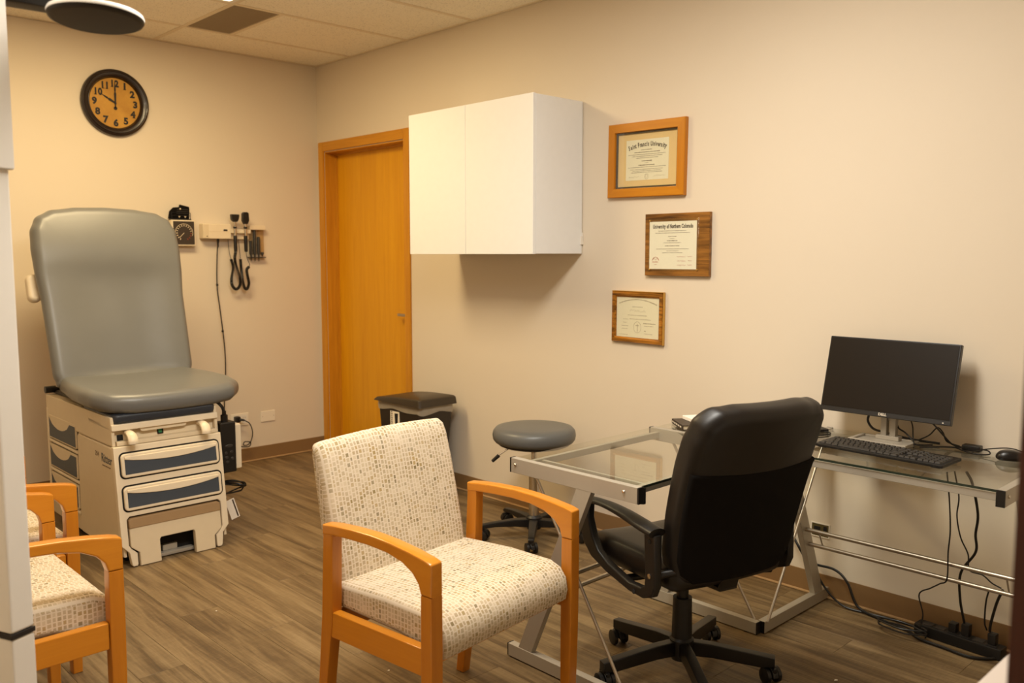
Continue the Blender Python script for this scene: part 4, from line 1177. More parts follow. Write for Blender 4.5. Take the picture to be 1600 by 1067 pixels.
bm = nb(); box(bm, (1.26, -0.345, 0.012), (1.41, -0.29, 0.030), 0.005); obj('pedal', bm, 'black_plastic', wb, world=True)

# ================================================================== rolling stool
st = thing('rolling_stool', 'round grey vinyl stool on five casters between wall and desk', 'stool', (2.428, -0.305, 0))
bm = nb(); lathe(bm, [(0, 0.470), (0.172, 0.470), (0.190, 0.476), (0.201, 0.490), (0.204, 0.510), (0.200, 0.530), (0.187, 0.545), (0.155, 0.552), (0.06, 0.554), (0, 0.554)], 48); obj('seat', bm, 'stool_vinyl', st)
bm = nb(); lathe(bm, [(0, 0.455), (0.160, 0.457), (0.174, 0.4635), (0.174, 0.4695), (0, 0.4695)], 40); obj('seat_pan', bm, 'black_plastic', st)
bm = nb(); lathe(bm, [(0, 0.28), (0.014, 0.28), (0.014, 0.455), (0, 0.455)], 20); obj('gas_piston', bm, 'chrome', st)
bm = nb(); lathe(bm, [(0, 0.085), (0.025, 0.085), (0.025, 0.310), (0, 0.310)], 24); obj('column', bm, 'chrome', st)
bm = nb(); lathe(bm, [(0, 0.311), (0.030, 0.311), (0.030, 0.327), (0.016, 0.331), (0.0142, 0.331), (0.0142, 0.311)], 24); obj('collar', bm, 'black_plastic', st)
bm = nb(); lathe(bm, [(0, 0.04), (0.034, 0.04), (0.040, 0.06), (0.040, 0.098), (0.030, 0.108), (0.0252, 0.108)], 24); obj('hub', bm, 'black_plastic', st)
def caster(name, parent, x, y, ang, wr, ztop, mat='black_plastic'):
    M = Matrix.Translation((x, y, 0)) @ Matrix.Rotation(ang, 4, 'Z')
    b_ = nb()
    box(b_, (-0.008, -0.026, wr * 0.9), (0.008, 0.024, wr * 2 + 0.004), 0.004, 2, M)
    prism(b_, [(0.030 * math.cos(a), wr + (wr + 0.004) * math.sin(a)) for a in [PI * k / 10 for k in range(11)]], lambda u, v, t: tuple(M @ Vector((t, u, v))), -0.010, 0.010, 0.002)
    cyl(b_, M @ Vector((0, 0.012, wr * 1.7)), M @ Vector((0, 0.012, ztop)), 0.006, 10)
    c_ = obj(name, b_, mat, parent)
    for s_ in (-1, 1):
        b_ = nb(); t_ = M @ Matrix.Rotation(PI / 2, 4, 'Y')
        lathe(b_, [(0, -0.009), (wr * 0.7, -0.009), (wr, -0.006), (wr, 0.006), (wr * 0.7, 0.009), (0, 0.009)], 20, M @ Matrix.Translation((s_ * 0.020, 0, wr)) @ Matrix.Rotation(PI / 2, 4, 'Y'))
        obj('wheel', b_, mat, c_)
for k in range(5):
    a = math.radians(24 + 72 * k)
    d = Vector((math.cos(a), math.sin(a), 0))
    bm = nb()
    L = 0.262
    pts = [(0.030, 0.092), (0.10, 0.094), (0.20, 0.086), (L, 0.078), (L + 0.012, 0.068), (L + 0.010, 0.058), (L, 0.056), (0.2, 0.062), (0.1, 0.058), (0.03, 0.050)]
    s_ = Vector((-d.y, d.x, 0))
    prism(bm, pts, lambda u, v, t: tuple(d * u + s_ * t * (1.0 - 0.35 * u / L) + Vector((0, 0, v))), -0.023, 0.023, 0.006, 2)
    obj('base_arm', bm, 'black_plastic', st)
    caster('caster', st, d.x * (L - 0.008), d.y * (L - 0.008), a + 1.1 + k, 0.025, 0.060)
bm = nb()
aL = math.radians(-134)
dL = Vector((math.cos(aL), math.sin(aL), 0))
tube(bm, spline([(dL.x * 0.03, dL.y * 0.03, 0.449), (dL.x * 0.10, dL.y * 0.10, 0.449), (dL.x * 0.165, dL.y * 0.165, 0.412), (dL.x * 0.178, dL.y * 0.178, 0.401)], 6), 0.004, 8); lv = obj('height_lever', bm, 'chrome', st)
bm = nb(); cyl(bm, (dL.x * 0.172, dL.y * 0.172, 0.405), (dL.x * 0.205, dL.y * 0.205, 0.375), 0.0095, 12, 0.008); obj('lever_grip', bm, 'black_plastic', lv)

# ================================================================== L-shaped glass desk
dk = thing('glass_desk', 'L-shaped clear glass desk with silver metal frame and crossed legs', 'desk', (3.80, -0.55, 0))
ZT = 0.700
def glass_panel(poly):
    b_ = nb(); prism(b_, poly, lambda u, v, t: (u, v, t), ZT - 0.009, ZT - 0.001)
    g_ = obj('glass_top', b_, 'clear_glass', dk, world=True)
    c_u = sum(p_[0] for p_ in poly) / len(poly); c_v = sum(p_[1] for p_ in poly) / len(poly)
    return g_
def glass_edge(parent, a, b):
    b_ = nb(); bar(b_, a, b, 0.0016, 0.0072); obj('polished_edge', b_, 'glass_edge', parent, world=True)
gA = glass_panel([(3.300, -1.264), (3.824, -1.264), (3.824, -0.528), (3.300, -0.528)])
glass_edge(gA, (3.8252, -1.264, ZT - 0.005), (3.8252, -0.528, ZT - 0.005))
arcp = [(3.824 - 0.0 + 0.0, -0.5)]
gB = glass_panel([(3.300, -0.500), (3.780, -0.500), (3.780, -0.018), (3.300, -0.018)])
gC = glass_panel([(3.808, -0.540), (4.566, -0.540), (4.566, -0.018), (3.808, -0.018)])
glass_edge(gC, (3.808, -0.5412, ZT - 0.005), (4.566, -0.5412, ZT - 0.005))
SILV = 'silver_paint'
def beam(a, b, across):
    a = Vector(a); b = Vector(b); d = (b - a).normalized()
    b_ = nb(); bar(b_, a + d * 0.006, b - d * 0.006, 0.025, 0.050, 0.002); m_ = obj('end_beam', b_, SILV, dk, world=True)
    for p_, s_ in ((a, 1), (b, -1)):
        b_ = nb(); bar(b_, p_, p_ + d * 0.0058 * s_, 0.0252, 0.0502, 0.001); obj('end_cap', b_, 'black_plastic', m_, world=True)
    for q in (0.028, (b - a).length - 0.055):
        b_ = nb(); c_ = a + d * q + Vector(across) * 0.0125 + Vector((0, 0, 0.004))
        lathe(b_, [(0, 0), (0.0052, 0), (0.0052, 0.003), (0.0035, 0.005), (0, 0.0055)], 12, basis(c_, d, Vector(across).cross(d)) ); obj('bolt', b_, 'chrome', m_, world=True)
ZB = ZT - 0.024
beam((3.292, -1.278, ZB), (3.840, -1.278, ZB), (0, -1, 0))
beam((3.292, -0.514, ZB), (3.812, -0.514, ZB), (0, -1, 0))
beam((3.794, -0.492, ZB), (3.794, -0.012, ZB), (-1, 0, 0))
beam((4.580, -0.552, ZB), (4.580, -0.012, ZB), (1, 0, 0))
def rail(a, b, w=0.018, h=0.024):
    b_ = nb(); bar(b_, a, b, w, h, 0.002); obj('glass_rail', b_, SILV, dk, world=True)
rail((3.335, -1.265, 0.676), (3.335, -0.527, 0.676)); rail((3.790, -1.265, 0.676), (3.790, -0.527, 0.676))
rail((3.808, -0.528, 0.676), (4.567, -0.528, 0.676)); rail((3.808, -0.05, 0.676), (4.567, -0.05, 0.676))
rail((3.335, -0.501, 0.676), (3.335, -0.03, 0.676)); rail((3.345, -0.04, 0.676), (3.781, -0.04, 0.676))
rail((3.345, -1.185, 0.678), (3.781, -1.185, 0.678), 0.012, 0.014)
def zframe(P):
    """P(s, z) -> world point on the frame plane, s runs along the foot bar 0..0.5"""
    b_ = nb(); bar(b_, P(0.0, 0.026), P(0.505, 0.026), 0.028, 0.044, 0.002); f_ = obj('foot_bar', b_, SILV, dk, world=True)
    d = (Vector(P(1, 0)) - Vector(P(0, 0))).normalized()
    for s_, e_ in ((0.0, -0.004), (0.505, 0.509)):
        b_ = nb(); bar(b_, P(s_, 0.026), P(e_, 0.026), 0.0282, 0.0442, 0.001); obj('end_cap', b_, 'black_plastic', f_, world=True)
    for s_ in (0.04, 0.46):
        b_ = nb(); cyl(b_, P(s_, 0.0), P(s_, 0.0055), 0.012, 12); obj('glide', b_, 'black_plastic', f_, world=True)
    nrm = Vector(P(1, 0)) - Vector(P(0, 0)); nrm = Vector((-nrm.y, nrm.x, 0))
    b_ = nb(); top = Vector(P(0.338, 0.652)); bot = Vector(P(0.078, 0.048))
    prism(b_, [(0.048, 0.048), (0.110, 0.048), (0.370, 0.652), (0.308, 0.652)], lambda u, v, t: tuple(Vector(P(u, v)) + nrm.normalized() * t), -0.012, 0.012, 0.002); obj('post', b_, SILV, dk, world=True)
    b_ = nb(); cyl(b_, Vector(P(0.095, 0.660)) + nrm.normalized() * 0.0182, Vector(P(0.480, 0.045)) + nrm.normalized() * 0.0182, 0.0055, 10); obj('brace_rod', b_, 'brushed_steel', dk, world=True)
zframe(lambda s, z: (3.285 + s, -1.278, z)); zframe(lambda s, z: (3.285 + s, -0.514, z))
zframe(lambda s, z: (3.794, -0.005 - s, z) if s < 0.5 else (3.794, -0.495 - (s - 0.5) * 0.6, z))
zframe(lambda s, z: (4.580, -0.005 - s, z))
def rod(a, b, r=0.008):
    b_ = nb(); cyl(b_, a, b, r, 12); return obj('stretcher_rod', b_, 'brushed_steel', dk, world=True)
def sx(z): return 0.078 + (z - 0.048) * 0.26 / 0.604
for z in (0.330, 0.266):
    s_ = sx(z)
    rod((3.806, -0.005 - s_, z), (4.568, -0.005 - s_, z))
    rod((3.285 + s_, -1.266, z - 0.012), (3.285 + s_, -0.526, z - 0.012))
for x in (3.86, 4.51):
    rod((x, -0.005 - sx(0.330), 0.322), (x, -0.005 - sx(0.266), 0.274), 0.003)
for y in (-1.19, -0.60):
    rod((3.285 + sx(0.318), y, 0.312), (3.285 + sx(0.254), y, 0.260), 0.003)
bm = nb(); cyl(bm, (3.815, -1.24, 0.64), (3.815, -1.24, 0.69), 0.010, 12); obj('glass_pad', bm, 'black_plastic', dk, world=True)

# ================================================================== monitor
mo = thing('monitor', 'black flat computer monitor on a silver stand, screen off', 'monitor', (4.06, -0.13, ZT))
mt = math.atan2(0.07, 0.272)
MM = basis((4.063, -0.135, 0.936), (1, 0, 0), (0, math.sin(mt), math.cos(mt)))      # z -> towards -Y
MW, MH = 0.472, 0.284
bm = nb(); box(bm, (-MW / 2, -MH / 2, -0.022), (MW / 2, MH / 2, 0.0), 0.003, 2, MM); box(bm, (-0.14, -0.10, -0.045), (0.14, 0.09, -0.0225), 0.012, 2, MM); cs = obj('casing', bm, 'black_satin', mo, world=True)
bm = nb(); box(bm, (-MW / 2 + 0.006, -MH / 2 + 0.017, 0.0002), (MW / 2 - 0.006, MH / 2 - 0.006, 0.0012), M=MM); obj('screen', bm, 'screen_dark', mo, world=True)
bm = nb(); box(bm, (-MW / 2, -MH / 2, 0.0002), (MW / 2, -MH / 2 + 0.0165, 0.0022), 0.0008, 1, MM); bz = obj('lower_bezel', bm, 'black_plastic', mo, world=True)
bm = text_bm('DELL', 0.0135, 0.0004, MM @ Matrix.Translation((0.002, -MH / 2 + 0.0085, 0.0028)), bold=0.0004); obj('logo', bm, 'logo_light', bz, world=True)
bm = nb(); box(bm, (MW / 2 - 0.027, -MH / 2 + 0.005, 0.0022), (MW / 2 - 0.022, -MH / 2 + 0.0085, 0.003), M=MM); obj('power_button', bm, 'logo_light', bz, world=True)
bm = nb()
box(bm, (3.955, -0.204, ZT), (4.165, -0.190, ZT + 0.013), 0.003); box(bm, (3.955, -0.190, ZT), (3.970, -0.080, ZT + 0.013), 0.003); box(bm, (4.150, -0.190, ZT), (4.165, -0.080, ZT + 0.013), 0.003); box(bm, (3.970, -0.094, ZT), (4.150, -0.080, ZT + 0.013), 0.003)
box(bm, (3.97, -0.19, ZT), (4.15, -0.094, ZT + 0.006))
obj('stand_base', bm, 'silver_paint', mo, world=True)
bm = nb()
for x in (4.035, 4.068): box(bm, (x, -0.112, ZT + 0.006), (x + 0.022, -0.086, 0.885), 0.003)
box(bm, (4.057, -0.100, 0.775), (4.068, -0.090, 0.885))
box(bm, (4.02, -0.118, ZT + 0.006), (4.105, -0.082, ZT + 0.022), 0.003)
obj('stand_neck', bm, 'silver_paint', mo, world=True)

def cable(name, pts, r, label, cat='cable', group='black cables around the desk', n=8, mat='black_plastic'):
    b_ = nb(); tube(b_, spline(pts, n), r, 7)
    o_ = obj(name, b_, mat)
    recenter(o_)
    return tag(o_, label, cat, group)
# cables on the desk top
bm = nb(); tube(bm, spline([(3.99, -0.09, 0.86), (3.975, -0.075, 0.79), (3.965, -0.06, 0.755), (3.985, -0.055, 0.728), (4.03, -0.06, 0.722), (4.08, -0.065, 0.716), (4.14, -0.05, 0.708), (4.22, -0.04, 0.706)], 8), 0.0045, 8)
obj('video_cable', bm, 'black_plastic', mo, world=True)
bm = nb(); tube(bm, spline([(4.10, -0.08, 0.82), (4.085, -0.085, 0.80), (4.09, -0.09, 0.755), (4.12, -0.10, 0.74), (4.15, -0.11, 0.72), (4.17, -0.12, 0.706), (4.21, -0.08, 0.705)], 8), 0.003, 7)
tube(bm, spline([(4.10, -0.075, 0.79), (4.12, -0.08, 0.80), (4.145, -0.10, 0.77), (4.155, -0.115, 0.73), (4.17, -0.14, 0.706), (4.18, -0.17, 0.704)], 8), 0.0022, 7)
obj('power_lead', bm, 'black_plastic', mo, world=True)
bm = nb(); tube(bm, spline([(4.18, -0.09, 0.81), (4.21, -0.07, 0.775), (4.24, -0.06, 0.74), (4.27, -0.055, 0.712), (4.31, -0.05, 0.706)], 8), 0.003, 7)
tube(bm, spline([(4.155, -0.07, 0.712), (4.19, -0.06, 0.735), (4.215, -0.055, 0.765), (4.235, -0.055, 0.75), (4.25, -0.055, 0.72), (4.29, -0.045, 0.708)], 8), 0.0025, 7)
obj('looped_lead', bm, 'black_plastic', mo, world=True)
cable('flat_cable', [(4.19, -0.14, 0.7035), (4.215, -0.115, 0.7035), (4.255, -0.085, 0.706), (4.31, -0.065, 0.708), (4.35, -0.06, 0.707)], 0.003, 'short black cable lying on the glass behind the keyboard')
hb = thing('cable_adapter', 'small black cable adapter box on the glass between monitor and mouse', 'adapter', (4.335, -0.055, ZT))
bm = nb(); box(bm, (4.305, -0.075, ZT + 0.0004), (4.365, -0.040, ZT + 0.022), 0.004); obj('adapter_body', bm, 'black_plastic', hb, world=True)
bm = nb(); tube(bm, spline([(4.36, -0.06, 0.712), (4.39, -0.065, 0.71), (4.40, -0.09, 0.704), (4.37, -0.11, 0.703), (4.32, -0.09, 0.703), (4.28, -0.06, 0.704)], 8), 0.0025, 7); obj('adapter_lead', bm, 'black_plastic', hb, world=True)

# ================================================================== keyboard
kb = thing('keyboard', 'black full-size computer keyboard lying on the glass in front of monitor', 'keyboard', (4.147, -0.330, ZT), math.radians(-4.0))
KW, KD = 0.452, 0.140
tl = Matrix.Rotation(math.radians(3.2), 4, 'X')
bm = nb(); prism(bm, rr(-KW / 2, -KD / 2, KW / 2, KD / 2, 0.004, 3), lambda u, v, t: (u, v, t + (v + KD / 2) * 0.030), 0.003, 0.014, 0.003, 2); obj('keyboard_body', bm, 'black_plastic', kb)
bm = nb()
def key(x0, x1, y0, y1):
    t = bmesh.new()
    zt = 0.0142 + ((y0 + y1) / 2 + KD / 2) * 0.030
    lo_ = [t.verts.new((x, y, zt)) for x, y in ((x0, y0), (x1, y0), (x1, y1), (x0, y1))]
    i_ = 0.0018
    hi_ = [t.verts.new((x, y, zt + 0.0055)) for x, y in ((x0 + i_, y0 + i_), (x1 - i_, y0 + i_), (x1 - i_, y1 - i_), (x0 + i_, y1 - i_))]
    t.faces.new(hi_)
    for k in range(4): t.faces.new((lo_[k], lo_[(k + 1) % 4], hi_[(k + 1) % 4], hi_[k]))
    merge(bm, t)
P_ = 0.019
xs0 = -KW / 2 + 0.012
rows = [(0.048, [1] * 15), (0.026, [1] * 13 + [2]), (0.007, [1.5] + [1] * 12 + [1.5]), (-0.012, [1.75] + [1] * 11 + [2.25]), (-0.031, [2.25] + [1] * 10 + [2.75]), (-0.050, [1.25, 1.25, 1.25, 6.25, 1.25, 1.25, 1.25, 1.25])]
for yc, ws in rows:
    x = xs0
    sc = 15 * P_ / (sum(ws) * P_)
    for w in ws:
        key(x + 0.001, x + w * P_ * sc - 0.001, yc - 0.0085, yc + 0.0085); x += w * P_ * sc
for yc, cols in ((0.048, (0, 1, 2)), (0.026, (0, 1, 2)), (0.007, (0, 1, 2)), (-0.031, (1,)), (-0.050, (0, 1, 2))):
    for c_ in cols: key(xs0 + 0.290 + c_ * P_ + 0.001, xs0 + 0.290 + (c_ + 1) * P_ - 0.001, yc - 0.0085, yc + 0.0085)
for yc in (0.026, 0.007, -0.012, -0.031, -0.050):
    for c_ in range(4): key(xs0 + 0.352 + c_ * P_ + 0.001, xs0 + 0.352 + (c_ + 1) * P_ - 0.001, yc - 0.0085, yc + 0.0085)
obj('keys', bm, 'dark_grey_plastic', kb, kind='stuff')
bm = nb()
for sx_ in (-0.2, 0.2): box(bm, (sx_ - 0.015, 0.05, 0.0), (sx_ + 0.015, 0.062, 0.006), 0.001); box(bm, (sx_ - 0.015, -0.062, 0.0), (sx_ + 0.015, -0.05, 0.004), 0.001)
obj('foot', bm, 'black_satin', kb)

# ================================================================== mouse
ms = thing('computer_mouse', 'black computer mouse near the right end of the glass desk', 'mouse', (4.482, -0.115, ZT), math.radians(-62))
bm = nb()
def mP(u, v, t): return (u * (1 - 0.25 * t / 0.034), v * (1 - 0.12 * t / 0.034), 0.001 + t * (1 - 0.35 * (v / 0.055) ** 2 - (0.15 * v / 0.055)))
el = [(0.031 * math.copysign(abs(math.cos(a)) ** 0.8, math.cos(a)), 0.055 * math.copysign(abs(math.sin(a)) ** 0.85, math.sin(a))) for a in [2 * PI * k / 36 for k in range(36)]]
puff(bm, el, 0, 0.034, 0.015, mP, 0.0, 5, 5); mb = obj('shell', bm, 'black_satin', ms, sharp=80)
bm = nb(); lathe(bm, [(0, -0.004), (0.009, -0.004), (0.009, 0.004), (0, 0.004)], 14, Matrix.Translation((0, 0.030, 0.022)) @ Matrix.Rotation(PI / 2, 4, 'Y')); obj('scroll_wheel', bm, 'dark_grey_plastic', ms)
MMo = MATRIX[ms.name]
pa = MMo @ Vector((0, 0.054, 0.012))
bm = nb(); tube(bm, spline([pa, pa + Vector((-0.03, 0.02, 0.012)), pa + Vector((-0.08, 0.035, 0.016)), pa + Vector((-0.14, 0.02, 0.006)), pa + Vector((-0.18, -0.01, -0.006))], 8), 0.002, 7); obj('mouse_lead', bm, 'black_plastic', ms, world=True)

# ================================================================== papers and folders on the desk corner
fo = thing('black_folder', 'thin dark folder at the far corner of the glass desk under booklet', 'folder', (3.44, -0.36, ZT))
bm = nb(); FM = Matrix.Translation((3.425, -0.368, ZT)) @ Matrix.Rotation(math.radians(-38), 4, 'Z')
box(bm, (-0.075, -0.095, 0.0005), (0.075, 0.095, 0.003), 0.0008, 1, FM); box(bm, (-0.075, -0.095, 0.0170), (0.075, 0.095, 0.0200), 0.0008, 1, FM); box(bm, (-0.075, -0.095, 0.003), (0.075, -0.092, 0.017), M=FM); cv = obj('cover', bm, 'book_dark', fo, world=True)
bm = nb(); box(bm, (-0.072, -0.0918, 0.0032), (0.072, 0.092, 0.0168), M=FM); obj('page_block', bm, 'book_page', fo, world=True)
bm = nb()
for k in range(5): box(bm, (-0.066 + 0.026 * k, -0.0956, 0.007), (-0.048 + 0.026 * k, -0.0950, 0.013), M=FM)
obj('spine_print', bm, 'logo_light', cv, world=True)
bk = thing('white_booklet', 'white booklet lying on the dark folder behind the office chair', 'booklet', (3.52, -0.33, ZT + 0.0202))
bm = nb(); WM = Matrix.Translation((3.462, -0.318, ZT + 0.0204)) @ Matrix.Rotation(math.radians(-28), 4, 'Z')
box(bm, (-0.08, -0.105, 0.0), (0.08, 0.105, 0.014), 0.001, 1, WM); wb_ = obj('booklet_body', bm, 'paper_white', bk, world=True)
bm = nb(); box(bm, (-0.06, 0.05, 0.0141), (0.06, 0.056, 0.0144), M=WM); box(bm, (-0.0805, -0.07, 0.005), (-0.0801, 0.02, 0.008), M=WM); obj('cover_print', bm, 'ink_mid', wb_, world=True)
bm = nb(); box(bm, (-0.02, -0.04, 0.0141), (0.0, -0.025, 0.0144), M=WM); obj('cover_mark', bm, 'red_mark', wb_, world=True)
tb = thing('black_tablet', 'thin dark tablet lying on the glass left of the keyboard', 'tablet', (3.74, -0.11, ZT))
bm = nb(); TBM = Matrix.Translation((3.735, -0.105, ZT)) @ Matrix.Rotation(math.radians(-32), 4, 'Z')
prism(bm, rr(-0.085, -0.055, 0.085, 0.055, 0.010, 4), lambda u, v, t: tuple(TBM @ Vector((u, v, t))), 0.0006, 0.012, 0.003, 2); obj('tablet_body', bm, 'black_satin', tb, world=True)
bm = nb(); prism(bm, rr(-0.077, -0.048, 0.077, 0.048, 0.004, 3), lambda u, v, t: tuple(TBM @ Vector((u, v, t))), 0.0121, 0.0126); obj('tablet_screen', bm, 'screen_dark', tb, world=True)
cable('cable_loop', [(3.70, -0.19, 0.7028), (3.78, -0.14, 0.7028), (3.838, -0.12, 0.7028), (3.86, -0.155, 0.7028), (3.84, -0.215, 0.7028), (3.78, -0.26, 0.7028), (3.70, -0.285, 0.7028)], 0.0026, 'curved black cable loop on the glass left of keyboard')

# ================================================================== wall boxes and cables below the desk
wbx = thing('wall_box', 'open brass-coloured wall box low on the wall under the desk', 'wall box', (3.762, 0, 0.243))
bm = nb()
for lo, hi in (((3.722, -0.004, 0.243), (3.802, -0.0004, 0.247)), ((3.722, -0.004, 0.297), (3.802, -0.0004, 0.301)), ((3.722, -0.004, 0.247), (3.726, -0.0004, 0.297)), ((3.798, -0.004, 0.247), (3.802, -0.0004, 0.297))): box(bm, lo, hi)
obj('box_rim', bm, 'white_plate', wbx, world=True)
bm = nb(); box(bm, (3.7262, -0.0022, 0.2472), (3.7978, -0.0004, 0.2968)); obj('box_back', bm, 'box_metal', wbx, world=True)
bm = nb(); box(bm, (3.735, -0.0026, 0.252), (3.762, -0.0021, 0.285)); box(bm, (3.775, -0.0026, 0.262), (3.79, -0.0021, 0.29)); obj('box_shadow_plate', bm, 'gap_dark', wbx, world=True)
wp2 = thing('cable_plate', 'white wall plate on right wall mostly hidden by the office chair', 'wall plate', (3.60, 0, 0.24))
bm = nb(); box(bm, (3.570, -0.006, 0.243), (3.643, -0.0004, 0.318), 0.002); obj('plate', bm, 'white_plate', wp2, world=True)
bm = nb(); box(bm, (3.598, -0.008, 0.268), (3.616, -0.0059, 0.290), 0.001, 1); obj('jack', bm, 'dark_grey_plastic', wp2, world=True)

ps = thing('power_strip', 'black power strip on the floor against the wall under the desk', 'power strip', (4.33, -0.065, 0.0))
PM = Matrix.Translation((4.33, -0.075, 0.0)) @ Matrix.Rotation(math.radians(-4), 4, 'Z')
bm = nb(); box(bm, (-0.15, -0.028, 0.0006), (0.15, 0.028, 0.042), 0.006, 2, PM); obj('strip_body', bm, 'black_plastic', ps, world=True)
for k in range(6):
    bm = nb(); box(bm, (-0.125 + 0.044 * k, -0.017, 0.0421), (-0.091 + 0.044 * k, 0.017, 0.0432), M=PM); obj('socket', bm, 'dark_grey_plastic', ps, world=True)
for k, h_ in ((3, 0.045), (5, 0.040), (2, 0.035)):
    bm = nb(); box(bm, (-0.122 + 0.044 * k, -0.015, 0.0433), (-0.094 + 0.044 * k, 0.015, 0.0433 + h_), 0.005, 2, PM); obj('plug', bm, 'black_plastic', ps, world=True)
G_ = 'black cables around the desk'
cable('hanging_cable', [(4.395, -0.28, 0.675), (4.405, -0.25, 0.63), (4.41, -0.20, 0.52), (4.395, -0.165, 0.44), (4.39, -0.14, 0.37), (4.34, -0.12, 0.28), (4.335, -0.10, 0.18), (4.345, -0.075, 0.085)], 0.0045, 'thick black cable hanging behind desk down to the power strip', group=G_)
cable('hanging_cable', [(4.365, -0.30, 0.675), (4.365, -0.25, 0.58), (4.345, -0.20, 0.50), (4.35, -0.17, 0.42), (4.37, -0.15, 0.36), (4.37, -0.13, 0.30), (4.41, -0.12, 0.29), (4.44, -0.12, 0.27), (4.47, -0.12, 0.26)], 0.0025, 'thin black cable hanging behind desk then running right along the rod', group=G_)
cable('hanging_cable', [(4.352, -0.33, 0.675), (4.350, -0.29, 0.57), (4.345, -0.255, 0.46), (4.335, -0.235, 0.38), (4.33, -0.22, 0.28), (4.30, -0.20, 0.25), (4.26, -0.17, 0.215), (4.215, -0.15, 0.175), (4.225, -0.135, 0.10), (4.22, -0.14, 0.05)], 0.0025, 'thin black cable swinging left under desk to the floor', group=G_)
cable('hanging_cable', [(4.48, -0.14, 0.262), (4.455, -0.11, 0.20), (4.435, -0.09, 0.12), (4.43, -0.082, 0.085)], 0.0048, 'thick black cable dropping to the right end of the power strip', group=G_)
cable('hanging_cable', [(4.44, -0.14, 0.258), (4.425, -0.12, 0.20), (4.418, -0.10, 0.12), (4.42, -0.08, 0.086)], 0.0028, 'thin black cable dropping beside the thick one to the power strip', group=G_)
cable('floor_cable', [(3.60, -0.012, 0.26), (3.66, -0.03, 0.225), (3.74, -0.05, 0.15), (3.84, -0.03, 0.135), (3.90, -0.04, 0.10), (3.95, -0.05, 0.02), (4.05, -0.07, 0.006), (4.16, -0.10, 0.006), (4.22, -0.14, 0.007), (4.30, -0.15, 0.007), (4.40, -0.16, 0.007), (4.47, -0.10, 0.007), (4.475, -0.09, 0.008)], 0.0052, 'thick black cable from wall plate sagging onto the floor along baseboard', group=G_)
cable('floor_cable', [(3.60, -0.014, 0.29), (3.68, -0.05, 0.22), (3.76, -0.06, 0.14), (3.83, -0.07, 0.06), (3.90, -0.065, 0.012), (3.99, -0.05, 0.006), (4.08, -0.04, 0.006), (4.14, -0.07, 0.017), (4.185, -0.075, 0.02)], 0.0042, 'thinner black cable from wall plate to the near end of power strip', group=G_)
pts = []
for k in range(26):
    a = k * 0.55
    pts.append((4.155 + 0.085 * math.cos(a) + 0.006 * math.sin(2.3 * k), -0.145 + 0.036 * math.sin(a) + 0.004 * math.cos(1.7 * k), 0.018 + 0.0012 * k))
cable('cable_coil', pts, 0.003, 'tangled coil of thin black cable on the floor beside the power strip', group=G_, n=5)

